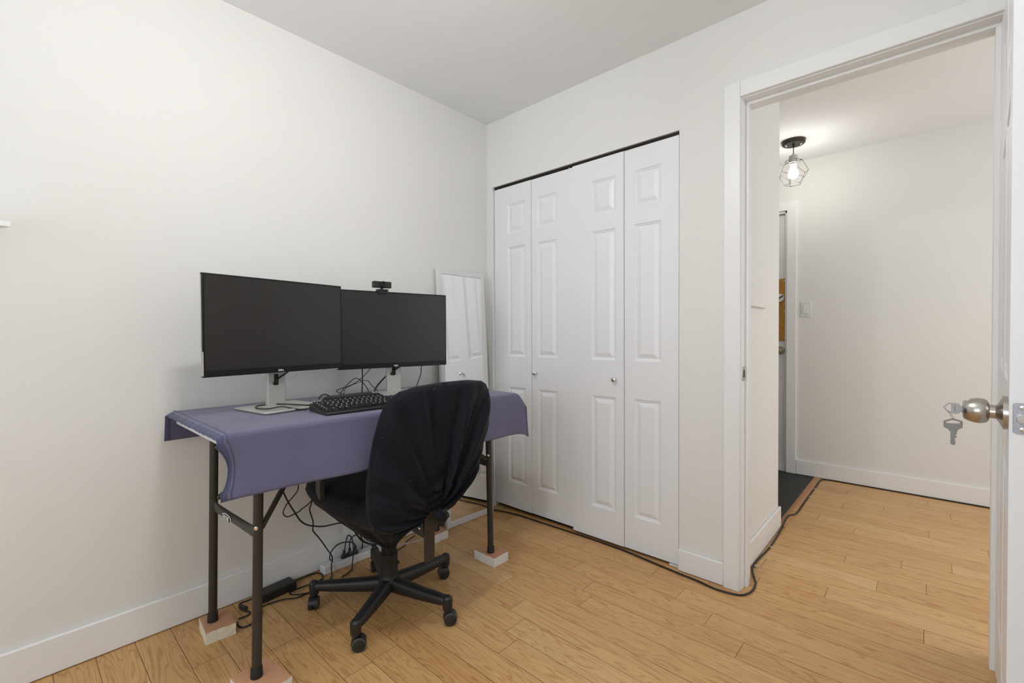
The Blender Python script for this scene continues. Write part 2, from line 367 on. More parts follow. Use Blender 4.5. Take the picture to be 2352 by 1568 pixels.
# opening edge of the closet (white corner bead)
b = MB(); b.box(CX0-0.003, CX0+0.001, -0.002, 0.02, 0.0, CZ+0.002); b.box(CX0, CX1, -0.002, 0.012, CZ-0.001, CZ+0.003)
struct('trim_4', b, M_TRIM, smooth=False)
# wood threshold between oak and tile
b = MB(); R = []
for y in (0.845, 2.012):
    R.append([(1.470, y, 0.001), (1.476, y, 0.008), (1.490, y, 0.011), (1.504, y, 0.010), (1.517, y, 0.003), (1.518, y, 0.001)])
b.rings(R); struct('trim_5', b, M_STRIP, smooth=False)

# ------------------------------------------------------------------ panelled leaf
def leaf(b, origin, ex, en, width, z0, z1, th, panels, both=True):
    """door leaf: ex along width, en outward normal of the visible face; panels = (x0,x1,z0,z1)"""
    origin = Vector(origin); ex = Vector(ex).normalized(); en = Vector(en).normalized(); ez = Vector((0,0,1))
    P = lambda x, z, d: origin + ex*x + en*d + ez*z
    for side in ((1,) if not both else (1, -1)):
        f0 = 0 if side == 1 else -th
        xs = sorted({0, width} | {p[0] for p in panels} | {p[1] for p in panels}); zs = sorted({z0, z1} | {p[2] for p in panels} | {p[3] for p in panels})
        for i in range(len(xs)-1):
            for j in range(len(zs)-1):
                cx_, cz_ = (xs[i]+xs[i+1])/2, (zs[j]+zs[j+1])/2
                if any(p[0] < cx_ < p[1] and p[2] < cz_ < p[3] for p in panels): continue
                b.add([P(xs[i], zs[j], f0), P(xs[i+1], zs[j], f0), P(xs[i+1], zs[j+1], f0), P(xs[i], zs[j+1], f0)], [(0,1,2,3)])
        for (a0, a1, c0, c1) in panels:
            prof = [(0, 0), (0.004, -0.0035), (0.009, -0.0045), (0.012, -0.0075), (0.016, -0.0075), (0.033, -0.0015), (0.036, -0.0005)]
            loops = []
            for ins, d in prof:
                d = f0 + d*side
                loops.append([P(a0+ins, c0+ins, d), P(a1-ins, c0+ins, d), P(a1-ins, c1-ins, d), P(a0+ins, c1-ins, d)])
            for A, B in zip(loops[:-1], loops[1:]):
                for k in range(4):
                    m_ = (k+1) % 4; b.add([A[k], A[m_], B[m_], B[k]], [(0,1,2,3)])
            b.add(loops[-1], [(0,1,2,3)])
    a = [P(0,z0,0), P(width,z0,0), P(width,z1,0), P(0,z1,0)]; c = [P(0,z0,-th), P(width,z0,-th), P(width,z1,-th), P(0,z1,-th)]
    for k in range(4):
        m_ = (k+1) % 4; b.add([a[k], a[m_], c[m_], c[k]], [(0,1,2,3)])
    return b
PZ = [(0.1815, 0.772), (0.961, 1.637), (1.722, 1.902)]
leaves = [(0.058, 0.359, 0.1705, 0.3125, 0.026), (0.361, 0.6595, 0.403, 0.5485, 0.026), (0.6615, 0.9715, 0.7815, 0.927, 0.0165), (0.974, 1.2515, 1.0256, 1.1653, 0.0165)]
doors = []
for n, (i0, i1) in enumerate(((0, 1), (2, 3))):
    e = thing('door_%d' % (n+1), ('left' if n == 0 else 'right')+' pair of white bifold closet doors with raised panels', 'closet door', (leaves[i0][0], 0.012, 0))
    e['kind'] = 'structure'
    for q in (i0, i1):
        x0, x1, pa, pb, zb = leaves[q]
        yy = 0.012 if n == 0 else 0.004
        tilt = (0.0025 if q % 2 == 0 else -0.0025)
        b = MB(); leaf(b, (x0, yy + (0.0 if tilt > 0 else -tilt*0.3/0.3*1.0), 0), (1, -tilt*1.0, 0), (-tilt*1.0, -1, 0), x1-x0, zb, 2.0115, 0.03, [(pa-x0, pb-x0, a, c) for a, c in PZ], both=False)
        b.build('door_leaf', M_DOOR, e, angle=20)
    kx, kz = ((0.396, 0.868), (0.9245, 0.8645))[n]
    b = MB(); yb = 0.012 if n == 0 else 0.004
    b.lathe([(0.0, 0.0), (0.0065, 0.0), (0.005, 0.006), (0.0045, 0.012), (0.0095, 0.017), (0.0125, 0.022), (0.0115, 0.027), (0.006, 0.030), (0.0, 0.0305)], (kx, yb, kz), (0, -1, 0), 20)
    b.build('door_knob', M_CHROME, e)
# closet track with pivots
e = thing('door_track', 'dark metal bifold track above the white closet doors', 'track', (0.65, 0.02, 2.02))
b = MB(); b.box(CX0+0.004, CX1-0.002, 0.014, 0.040, 2.016, 2.030); b.build('track_channel', M_BRONZE, e, bevel=0.001)
for x in (0.085, 0.63, 0.70, 1.238):
    b = MB(); b.cyl((x, 0.018, 2.0), (x, 0.018, 2.022), 0.003, n=10); b.build('pivot_pin', M_WHITEP, e)
# small foot bracket under right closet door
b = MB(); b.box(1.205, 1.252, 0.008, 0.03, 0.001, 0.012); o = b.build('floor_bracket', M_WHITEP, bevel=0.001); tag(o, 'small white bracket on the floor under the rightmost closet door', 'bracket')

# ------------------------------------------------------------------ open bedroom door
hinge = Vector((2.271, -0.012, 0)); latch = Vector((2.2245, -0.752, 0))
ex = (latch-hinge); DW = ex.length; ex.normalize(); en = Vector((ex.y, -ex.x, 0))
if en.x > 0: en = -en
e = thing('door_3', 'open white panelled bedroom door with a nickel knob, seen along its latch edge', 'door', tuple(hinge)); e['kind'] = 'structure'
b = MB(); cols = ((0.115, 0.335), (0.42, 0.64))
leaf(b, hinge, ex, en, DW, 0.012, 2.045, 0.035, [(a, c, z0, z1) for a, c in cols for z0, z1 in ((0.24, 0.80), (0.99, 1.60), (1.71, 1.93))])
b.build('door_leaf', M_DOOR, e, angle=20)
KN = hinge + ex*(DW-0.062) + Vector((0,0,0.9275))
b = MB()
b.lathe([(0.0, 0), (0.0345, 0), (0.0345, 0.0075), (0.031, 0.0085), (0.022, 0.012), (0.0165, 0.0155), (0.0145, 0.018)], KN, en, 40)
b.build('knob_rose', M_NICKEL, e)
b = MB(); b.lathe([(0.0, 0.017), (0.0142, 0.017), (0.0142, 0.0262), (0.0180, 0.0268), (0.0232, 0.0300), (0.0258, 0.0350), (0.0270, 0.0415), (0.0262, 0.0500), (0.0235, 0.0585), (0.0195, 0.0650), (0.0165, 0.0668), (0.0, 0.0668)], KN, en, 40)
kb_ = b.build('door_knob', M_NICKEL, e)
b = MB(); b.lathe([(0.0, 0.0665), (0.0075, 0.0665), (0.0075, 0.0683), (0.0, 0.0684)], KN, en, 20); b.build('key_cylinder', M_KEY, kb_)
# latch face plate on the edge
te = -ex  # into the room? (edge faces along ex)
ec = latch - en*0.0175 + Vector((0,0,0.9255)) + ex*0.0012
def rrect(w_, h_, r, n=5):
    out = []
    for cx_, cy_, a0 in ((w_/2-r, h_/2-r, 0), (-w_/2+r, h_/2-r, PI/2), (-w_/2+r, -h_/2+r, PI), (w_/2-r, -h_/2+r, 1.5*PI)):
        for k in range(n+1):
            a = a0+PI/2*k/n; out.append((cx_+r*math.cos(a), cy_+r*math.sin(a)))
    return out
b = MB(); b.prism(rrect(0.0255, 0.060, 0.005), ec, -en, (0,0,1), ex, 0.0025); pl = b.build('latch_plate', M_FACE, e, bevel=0.0004)
b = MB(); b.prism(rrect(0.016, 0.018, 0.0075), ec+ex*0.0035, -en, (0,0,1), ex, 0.006); b.build('latch_bolt', M_CHROME, pl, bevel=0.001)
for dz in (0.0215, -0.0215):
    b = MB(); b.lathe([(0.0, 0), (0.0042, 0), (0.0038, 0.0012), (0.0015, 0.0014), (0.0012, 0.0006), (0, 0.0006)], ec+Vector((0,0,dz))+ex*0.0012, ex, 18); b.build('screw', M_CHROME, pl)
for dz, sx in ((0.0118, 1), (-0.0125, 1)):
    b = MB(); b.tube([ec+ex*0.0015-en*(-0.010+0.0022*i)+Vector((0,0,dz+0.0011*math.sin(i*2.3))) for i in range(10)], 0.00035, n=5); b.build('engraving', M_CHROME, pl)
# keys
KF = KN + en*0.0672
e = thing('key', 'flat nickel key pushed into the door knob', 'key', tuple(KF))
eu = Vector((0,0,1))
def outline_plate(b, poly, hole, c, ax, ay, az, th):
    """plate with a hole (poly and hole same count)"""
    c = Vector(c); ax = Vector(ax); ay = Vector(ay); az = Vector(az); n = len(poly)
    L = [[c+ax*x+ay*y+az*h for x, y in q] for h in (-th/2, th/2) for q in (poly, hole)]
    vs = L[0]+L[1]+L[2]+L[3]; f = []
    for i in range(n):
        j = (i+1) % n
        f += [(i, j, n+j, n+i), (2*n+i, 3*n+i, 3*n+j, 2*n+j), (i, 2*n+i, 2*n+j, j), (n+i, n+j, 3*n+j, 3*n+i)]
    b.add(vs, f)
bow = [(-0.002, -0.0055), (-0.002, 0.0055), (0.001, 0.0105), (0.006, 0.0122), (0.0185, 0.0122), (0.0275, 0.0015), (0.0185, -0.0110), (0.006, -0.0122), (0.001, -0.0105)]
hole = [(0.0140, -0.0055), (0.0140, 0.0055), (0.0145, 0.0088), (0.0155, 0.0094), (0.0175, 0.0088), (0.0240, 0.0012), (0.0175, -0.0076), (0.0155, -0.0085), (0.0145, -0.0078)]
kn_n = ex
b = MB(); outline_plate(b, bow, hole, KF+en*0.004, en, eu, kn_n, 0.0022); b.build('key_bow', M_KEY, e, bevel=0.0003)
b = MB(); b.obox(KF+en*0.0005, en, eu, kn_n, 0.004, 0.0042, 0.001); b.build('key_blade', M_KEY, e)
b = MB(); b.tube([KF+en*(0.0115+0.0010*(i % 2))+eu*(0.006-0.0013*i)+ex*0.0012 for i in range(10)], 0.0004, n=5, smooth=2); b.build('stamped_mark', M_KEYIN, e)
# key ring and second key (faces the camera)
K2 = KF + en*0.0265 - eu*0.0385
cx2 = Vector((0.80, 0.60, 0)).normalized(); n2 = cx2.cross(eu)
K2 = Vector((2.1465, -0.692, 0.8905))
e = thing('key', 'second nickel key hanging blade down from a wire ring', 'key', tuple(K2))
ax2 = Vector((0.9, 0.43, 0)).normalized(); az2 = ax2.cross(eu)
bow2 = [(0.0, 0.0165), (0.0155, 0.0110), (0.0168, 0.0095), (0.0168, -0.0035), (0.0075, -0.0090), (-0.0075, -0.0090), (-0.0168, -0.0035), (-0.0168, 0.0095), (-0.0155, 0.0110)]
hole2 = [(0.0, 0.0130), (0.0125, 0.0083), (0.0130, 0.0070), (0.0120, 0.0056), (0.0040, 0.0050), (-0.0040, 0.0050), (-0.0120, 0.0056), (-0.0130, 0.0070), (-0.0125, 0.0083)]
b = MB(); outline_plate(b, bow2, hole2, K2, ax2, eu, az2, 0.0022); b.build('key_bow', M_KEY, e, bevel=0.0003)
bl = [(-0.0070, -0.0085), (-0.0070, -0.0115), (-0.0042, -0.0125), (-0.0042, -0.0400), (0.0002, -0.0432), (0.0044, -0.0405), (0.0036, -0.0380), (0.0048, -0.0360), (0.0030, -0.0335), (0.0040, -0.0305), (0.0020, -0.0280), (0.0066, -0.0255), (0.0060, -0.0225), (0.0045, -0.0205), (0.0068, -0.0175), (0.0060, -0.0140), (0.0080, -0.0125), (0.0080, -0.0085)]
b = MB(); b.prism(bl, K2, ax2, eu, az2, 0.002); b.build('key_blade', M_KEY, e, bevel=0.0002)
b = MB(); b.obox(K2-eu*0.025-ax2*0.0012-az2*0.0009, ax2, eu, az2, 0.0009, 0.013, 0.0004); b.obox(K2+eu*0.0005-az2*0.0012, ax2, eu, az2, 0.0100, 0.0011, 0.0003); b.build('stamped_mark', M_KEYIN, e)
b = MB(); rp = []
p1 = KF + en*0.0205 - eu*0.0085; p2 = K2 + eu*0.0135
mid = (p1+p2)/2; up_ = (p1-p2); rad = up_.length/2+0.0018; upn = up_.normalized(); sd = Vector((0.3, 0.95, 0)); sd = (sd-upn*sd.dot(upn)).normalized()
for i in range(25):
    a = 2*PI*i/24; rp.append(mid+upn*math.cos(a)*rad+sd*math.sin(a)*0.0042)
b.tube(rp, 0.0006, n=6, smooth=1); o = b.build('key_ring', M_KEY); tag(o, 'thin wire ring linking the two keys at the knob', 'key ring')

# strike plate
e = thing('strike_plate', 'nickel strike plate on the left jamb of the doorway', 'strike plate', (1.524, 0.03, 0.924))
b = MB(); b.box(1.5235, 1.526, 0.006, 0.040, 0.894, 0.954); b.build('plate', M_NICKEL, e, bevel=0.001)
b = MB(); b.box(1.5250, 1.5268, 0.020, 0.032, 0.909, 0.939); b.build('latch_hole', M_BLACK, e)
for z in (0.900, 0.948):
    b = MB(); b.cyl((1.525, 0.026, z), (1.5272, 0.026, z), 0.003, n=12); b.build('screw', M_CHROME, e)

# ------------------------------------------------------------------ hall things
# entry door
e = thing('door_4', 'white entry door at the hall end with brass guard and round knob', 'door', (0.86, HY+0.03, 0)); e['kind'] = 'structure'
b = MB(); leaf(b, (EX0+0.005, HY+0.03, 0), (1,0,0), (0,-1,0), EX1-EX0-0.017, 0.012, EZ-0.02, 0.04, [(0.10, 0.36, 0.25, 0.85), (0.46, 0.70, 0.25, 0.85), (0.10, 0.36, 1.1, 1.85), (0.46, 0.60, 1.60, 1.85)], both=False)
b.build('door_leaf', M_DOOR, e, angle=20)
b = MB(); b.box(EX0+0.005, EX1-0.012, HY+0.012, HY+0.029, 0.012, 0.055); b.build('door_sweep', M_TRIM, e, bevel=0.001)
b = MB(); b.box(1.115, 1.2705, HY+0.024, HY+0.0298, 1.035, 1.53); pl = b.build('lock_guard', M_BRASS, e, bevel=0.001)
for z in (1.515, 1.33, 1.27, 1.06):
    b = MB(); b.lathe([(0,0),(0.006,0),(0.004,0.003),(0,0.003)], (1.262, HY+0.024, z), (0,-1,0), 12); b.build('screw', M_CHROME, pl)
b = MB(); b.lathe([(0,0),(0.034,0),(0.034,0.008),(0.029,0.018),(0,0.019)], (1.232, HY+0.024, 1.378), (0,-1,0), 28); db = b.build('deadbolt', M_WHITEP, e)
b = MB(); b.obox((1.232, HY+0.003, 1.376), (0.8,0,0.6), (0,1,0), (-0.6,0,0.8), 0.031, 0.003, 0.004); b.build('thumb_turn', M_BRONZE, db)
b = MB(); b.lathe([(0,0),(0.032,0),(0.030,0.006),(0.014,0.012),(0.013,0.03),(0.024,0.04),(0.028,0.05),(0.024,0.062),(0.012,0.066),(0,0.0665)], (1.235, HY+0.03, 0.962), (0,-1,0), 28); b.build('door_knob', mat('aged_nickel', (0.34,0.28,0.21,1), 0.25, metal=1.0), e)
b = MB(); b.lathe([(0,0),(0.006,0),(0.004,0.003),(0,0.003)], (1.238, HY+0.03, 0.745), (0,-1,0), 12); b.build('screw', M_CHROME, e)
# light switch
e = thing('light_switch', 'white rocker light switch on the hall wall beside the entry door', 'light switch', (1.415, HY, 1.28))
b = MB(); b.box(1.3805, 1.449, HY-0.006, HY-0.0002, 1.222, 1.338); b.build('switch_plate', M_WHITEP, e, bevel=0.002)
b = MB(); b.add([(1.397,HY-0.006,1.247),(1.432,HY-0.006,1.247),(1.432,HY-0.006,1.313),(1.397,HY-0.006,1.313),(1.397,HY-0.0125,1.247),(1.432,HY-0.0125,1.247),(1.432,HY-0.0075,1.313),(1.397,HY-0.0075,1.313)], [(0,3,2,1),(4,5,6,7),(0,1,5,4),(1,2,6,5),(2,3,7,6),(3,0,4,7)]); b.build('rocker', M_WHITEP, e, bevel=0.0008)
for z in (1.229, 1.331):
    b = MB(); b.cyl((1.4145, HY-0.006, z), (1.4145, HY-0.0068, z), 0.0025, n=10); b.build('screw', M_RING, e)
# painted panel box on hall left wall
b = MB(); b.box(hx, hx+0.016, WT+0.012, 0.50, 1.222, 1.78); o = b.build('wall_panel_box', M_WALL, bevel=0.004); tag(o, 'shallow wall coloured panel box on the hall side of the closet', 'panel box')

# pendant lamp
PX, PY = 1.413, 1.57
e = thing('pendant_lamp', 'hall pendant lamp with black wire cage and a lit bulb', 'pendant lamp', (PX, PY, HH))
b = MB(); b.lathe([(0,0),(0.071,0),(0.072,0.004),(0.070,0.020),(0.064,0.026),(0,0.027)], (PX,PY,HH), (0,0,-1), 40); cn = b.build('canopy', M_CANOPY, e)
for s_ in (-1, 1):
    b = MB(); b.lathe([(0,0),(0.008,0),(0.007,0.004),(0.003,0.007),(0,0.0075)], (PX+s_*0.042, PY+s_*0.012, HH-0.0265), (0,0,-1), 14); b.build('canopy_screw', M_CHROME, cn)
b = MB(); b.cyl((PX,PY,HH-0.026), (PX,PY,HH-0.044), 0.007, 0.004, 14); b.build('strain_relief', M_CANOPY, cn)
b = MB(); b.cyl((PX,PY,2.394), (PX,PY,2.325), 0.0026, n=10); b.build('cord', M_WIRE, e)
b = MB(); b.lathe([(0,0),(0.008,0.0),(0.010,0.010),(0.026,0.014),(0.0275,0.02),(0.0275,0.062),(0.022,0.064),(0.022,0.074),(0,0.075)], (PX,PY,2.332), (0,0,-1), 28); b.build('socket', M_SOCKET, e)
b = MB(); b.lathe([(0,0),(0.013,0.0),(0.014,0.012),(0.019,0.025),(0.028,0.045),(0.0315,0.062),(0.030,0.078),(0.022,0.090),(0.010,0.097),(0,0.0985)], (PX,PY,2.258), (0,0,-1), 28); b.build('bulb', M_BULB, e)
b = MB()
def ring(n, r, z, ph): return [Vector((PX+r*math.cos(2*PI*k/n+ph), PY+r*math.sin(2*PI*k/n+ph), z)) for k in range(n)]
t_ = ring(5, 0.052, 2.283, 0.2); m1 = ring(5, 0.088, 2.208, 0.2); m2 = ring(5, 0.082, 2.178, 0.2+PI/5); lo = ring(5, 0.050, 2.122, 0.2+PI/5)
seg = []
for k in range(5):
    seg += [(t_[k], t_[(k+1) % 5]), (t_[k], m1[k]), (m1[k], m2[k]), (m2[k], m1[(k+1) % 5]), (m2[k], lo[k]), (lo[k], lo[(k+1) % 5]), (t_[k], Vector((PX, PY, 2.290)))]
for p, q in seg: b.cyl(p, q, 0.0013, n=6)
b.build('wire_cage', M_WIRE, e)

# room ceiling fixture with two opal globes
e = thing('ceiling_light', 'bedroom ceiling fixture with two opal globes above the camera side', 'ceiling light', (1.28, -1.62, H))
b = MB(); b.lathe([(0,0),(0.11,0),(0.11,0.015),(0.10,0.022),(0,0.023)], (1.28,-1.62,H), (0,0,-1), 40); b.build('canopy', M_CHROME, e)
for s_ in (-1, 1):
    b = MB(); b.cyl((1.28,-1.62+s_*0.054,H-0.02),(1.28,-1.62+s_*0.054,H-0.19),0.010,n=16); st = b.build('globe_holder', M_CHROME, e)
    b = MB(); n_ = 14; b.lathe([(0.032*math.sin(PI*k/n_), 0.032-0.032*math.cos(PI*k/n_)) for k in range(n_+1)], (1.28,-1.62+s_*0.054,H-0.185), (0,0,-1), 28); b.build('globe', M_GLOBE, e)

# ------------------------------------------------------------------ wall shelf at the left
b = MB(); b.prism([(0.001, -2.62), (0.15, -2.62), (0.15, -2.0724), (0.001, -2.14)], (0, 0, 1.418), (1,0,0), (0,1,0), (0,0,1), 0.016); o = b.build('wall_shelf', M_TRIM, bevel=0.001); tag(o, 'end of a white wall shelf at the left edge of the photo', 'shelf')

# ------------------------------------------------------------------ leaning mirror
B0 = Vector((0.112, -0.4315, 0.001)); B1 = Vector((0.122, -0.079, 0.001)); T0 = Vector((0.031, -0.434, 1.4835)); T1 = Vector((0.031, -0.0585, 1.473))
mc = (B0+B1)/2; tcx = (T0+T1)/2; mz = (tcx-mc); ML = mz.length; mz.normalize()
my = ((B1-B0)+(T1-T0)).normalized(); my = (my-mz*my.dot(mz)).normalized(); mn = my.cross(mz); MW = 0.366
e = thing('leaning_mirror', 'tall white framed mirror leaning on the wall beside the closet', 'mirror', tuple(mc))
fw, ft = 0.030, 0.020
c0 = mc + mz*ML/2 - mn*ft/2
b = MB()
for sgn in (-1, 1):
    b.obox(c0+my*sgn*(MW/2-fw/2), my, mn, mz, fw/2, ft/2, ML/2)
    b.obox(c0+mz*sgn*(ML/2-fw/2), my, mn, mz, MW/2-fw, ft/2, fw/2)
b.build('mirror_frame', M_WHITEP, e, bevel=0.0015)
b = MB(); b.obox(c0, my, mn, mz, MW/2-fw+0.002, 0.004, ML/2-fw+0.002); b.build('mirror_glass', M_MIRROR, e)

# ------------------------------------------------------------------ folding table
TX0, TX1, TY0, TY1, TZ = 0.058, 0.662, -1.676, -0.457, 0.816
e = thing('folding_table', 'white folding table with bronze tube legs standing on four blocks', 'table', (0.36, -1.066, 0.043))
b = MB()
def rr(x0, x1, y0, y1, r, n=6):
    return [(x0+(x1-x0)/2+p[0], y0+(y1-y0)/2+p[1]) for p in rrect(x1-x0, y1-y0, r, n)]
R = []
for z, ins in ((TZ-0.044, 0.012), (TZ-0.040, 0.002), (TZ-0.036, 0), (TZ-0.006, 0), (TZ, 0.006)):
    R.append([(x, y, z) for x, y in rr(TX0+ins, TX1-ins, TY0+ins, TY1-ins, 0.035)])
b.rings(R); b.build('tabletop', M_TABLE, e)
b = MB()
for y in (TY0+0.09, TY1-0.09): b.box(TX0+0.03, TX1-0.03, y-0.02, y+0.02, TZ-0.052, TZ-0.0442)
for x in (0.13, 0.59): b.box(x-0.012, x+0.012, TY0+0.05, TY1-0.05, TZ-0.060, TZ-0.0442)
b.build('underframe', M_LEG, e)
legs = [((0.156, -1.588), (0.156, -1.575)), ((0.577, -1.580), (0.577, -1.566)), ((0.545, -0.525), (0.552, -0.548)), ((0.150, -0.545), (0.156, -0.560))]
for (fx, fy), (tx, ty) in legs:
    b = MB(); b.tube([(fx, fy, 0.047), (tx, ty, TZ-0.052)], 0.0142, n=20, smooth=0); lg = b.build('leg', M_LEG, e)
    b = MB(); b.lathe([(0.0135,0),(0.0175,0.001),(0.0175,0.003),(0.0165,0.030),(0.0155,0.032),(0.0142,0.032)], (fx, fy, 0.043), (0,0,1), 20); b.build('foot_cap', M_FOOT, lg)
def at_leg(i, z):
    (fx, fy), (tx, ty) = legs[i]; t = (z-0.047)/(TZ-0.052-0.047); return Vector((fx+(tx-fx)*t, fy+(ty-fy)*t, z))
for (i, j) in ((0, 1), (3, 2)):
    a = at_leg(i, 0.468); c = at_leg(j, 0.482); d = (c-a); dn = d.normalized(); yv = Vector((0,0,1)).cross(dn).normalized(); zv = dn.cross(yv)
    b = MB(); R = []
    for k in range(25):
        t = k/24; m_ = abs(2*t-1)
        hz = 0.013 + 0.010*max(0, (m_-0.45)/0.55)**1.3; hy = 0.012 - 0.008*max(0, (m_-0.5)/0.5)
        R.append([a+d*t+yv*hy*math.cos(2*PI*q/14)*1.0+zv*(hz*math.sin(2*PI*q/14)-0.0) for q in range(14)])
    b.rings(R); br = b.build('cross_brace', M_LEG, e, angle=60)
    if i == 0:
        # badge with lettering facing the room
        bc = a+d*0.43 - yv*0.0 ; side = -yv if (-yv).dot(Vector((0,-1,0))) > 0 else yv
        bc = bc + side*0.0135 - zv*0.001
        ol = [(-0.044,-0.009),(-0.044,0.008),(-0.022,0.0125),(0,0.0140),(0.022,0.0125),(0.044,0.008),(0.044,-0.009),(0,-0.0105)]
        ul = dn if side.dot(Vector((0,-1,0))) > 0 else -dn
        b = MB(); b.prism([(x*0.92, y*1.05) for x, y in ol], bc, ul, zv, side, 0.0022); bd = b.build('badge', M_PRINT, br)
        b = MB(); b.prism([(x*0.88, y*0.90) for x, y in ol], bc+side*0.0003, ul, zv, side, 0.0026); b.build('badge_face', M_BLACK, bd)
        G = {'L': [((0,1),(0,0)),((0,0),(.6,0))], 'I': [((.3,1),(.3,0))], 'F': [((0,1),(0,0)),((0,1),(.65,1)),((0,.52),(.5,.52))], 'E': [((0,1),(0,0)),((0,1),(.65,1)),((0,.52),(.5,.52)),((0,0),(.65,0))], 'T': [((0,1),(.7,1)),((.35,1),(.35,0))], 'M': [((0,0),(0,1)),((0,1),(.35,.4)),((.35,.4),(.7,1)),((.7,1),(.7,0))]}
        b = MB(); x0 = -0.032
        for ch in 'LIFETIME':
            for (p, q) in G[ch]:
                P1 = bc+side*0.0019+ul*(x0+p[0]*0.0085)+zv*(-0.0058+p[1]*0.0135); P2 = bc+side*0.0019+ul*(x0+q[0]*0.0085)+zv*(-0.0058+q[1]*0.0135)
                dd = (P2-P1); b.obox((P1+P2)/2, dd, dd.cross(side), side, dd.length/2+0.0008, 0.0010, 0.0006)
            x0 += {'I': 0.0052, 'M': 0.0098, 'L': 0.0082}.get(ch, 0.0086)
        b.build('lettering', M_PRINT, bd)
# folding struts, bolts
for i, (mx_, my_) in ((0, (0.36, -1.30)), (1, (0.40, -1.30))):
    p = at_leg(i, 0.497); b = MB(); b.tube([p+Vector((0.012 if i == 0 else -0.006, 0.012, 0)), (mx_, my_, TZ-0.056)], 0.009, n=10, smooth=0); b.build('folding_strut', M_LEG, e)
for i, (mx_, my_) in ((3, (0.36, -0.84)), (2, (0.38, -0.84))):
    p = at_leg(i, 0.50); b = MB(); b.tube([p+Vector((-0.004, -0.012, 0)), (mx_, my_, TZ-0.056)], 0.009, n=10, smooth=0); b.build('folding_strut', M_LEG, e)
for i, z, dr in ((1, 0.505, Vector((0.75,-0.66,0))), (2, 0.520, Vector((0.55,-0.83,0))), (0, 0.503, Vector((0.6,-0.8,0))), (2, 0.60, Vector((0.55,-0.83,0)))):
    p = at_leg(i, z) + dr.normalized()*0.0138
    b = MB(); b.lathe([(0,0),(0.0065,0),(0.006,0.0016),(0.004,0.0028),(0.002,0.003),(0,0.0022)], p, dr, 16)
    if z == 0.60: b = MB(); b.lathe([(0,0),(0.002,0),(0.0015,0.001),(0,0.001)], p, dr, 10)
    b.build('rivet', M_CHROME if i else M_LEG, e)

# blocks under the legs
def block(label, x0, x1, y0, y1, h, ang, seed):
    c = Vector(((x0+x1)/2, (y0+y1)/2, 0)); rnd = random.Random(seed)
    bm = bmesh.new()
    nx, ny, nz = 14, 12, 5
    vs = {}
    def V(i, j, k):
        if (i, j, k) not in vs:
            x = (i/nx-0.5)*(x1-x0); y = (j/ny-0.5)*(y1-y0); z = k/nz*h
            side = i in (0, nx) or j in (0, ny)
            d = mnoise.noise(Vector((x*60+seed*7, y*60, z*60)))*0.0022 if side else 0
            if i == 0: x += d
            if i == nx: x -= abs(d)
            if j == 0: y += abs(d)
            if j == ny: y -= d
            if k == nz and side: z -= abs(mnoise.noise(Vector((x*40+seed, y*40, 3.3))))*0.004
            vs[(i,j,k)] = bm.verts.new(Matrix.Rotation(ang, 3, 'Z') @ Vector((x, y, z)) + c)
        return vs[(i,j,k)]
    def q(a, b_, c_, d_, mi):
        f = bm.faces.new((V(*a), V(*b_), V(*c_), V(*d_))); f.material_index = mi
    for i in range(nx):
        for j in range(ny):
            q((i,j,nz),(i+1,j,nz),(i+1,j+1,nz),(i,j+1,nz), 1); q((i,j,0),(i,j+1,0),(i+1,j+1,0),(i+1,j,0), 0)
    for i in range(nx):
        for k in range(nz):
            q((i,0,k),(i+1,0,k),(i+1,0,k+1),(i,0,k+1), 0); q((i,ny,k),(i,ny,k+1),(i+1,ny,k+1),(i+1,ny,k), 0)
    for j in range(ny):
        for k in range(nz):
            q((0,j,k),(0,j,k+1),(0,j+1,k+1),(0,j+1,k), 0); q((nx,j,k),(nx,j+1,k),(nx,j+1,k+1),(nx,j,k+1), 0)
    bmesh.ops.recalc_face_normals(bm, faces=bm.faces)
    me = bpy.data.meshes.new('riser_block'); bm.to_mesh(me); bm.free(); me.materials.append(M_FOAMSIDE if seed == 1 else M_PALESIDE); me.materials.append(M_FOAMTOP)
    o = bpy.data.objects.new('riser_block', me); C.objects.link(o)
    return tag(o, label, 'block', 'blocks raising the folding table')
block('cream riser block with terracotta top by the wall at the left table end', 0.098, 0.226, -1.622, -1.528, 0.0425, -0.08, 1)
block('riser block under the nearest table leg, cut by the bottom of the photo', 0.515, 0.665, -1.628, -1.515, 0.0425, 0.14, 2)
block('pale riser block under the table leg nearest the closet doors', 0.466, 0.602, -0.560, -0.462, 0.0425, 0.0, 3)
block('riser block by the wall behind the chair, beside the mirror foot', 0.075, 0.193, -0.587, -0.497, 0.0425, 0.0, 4)

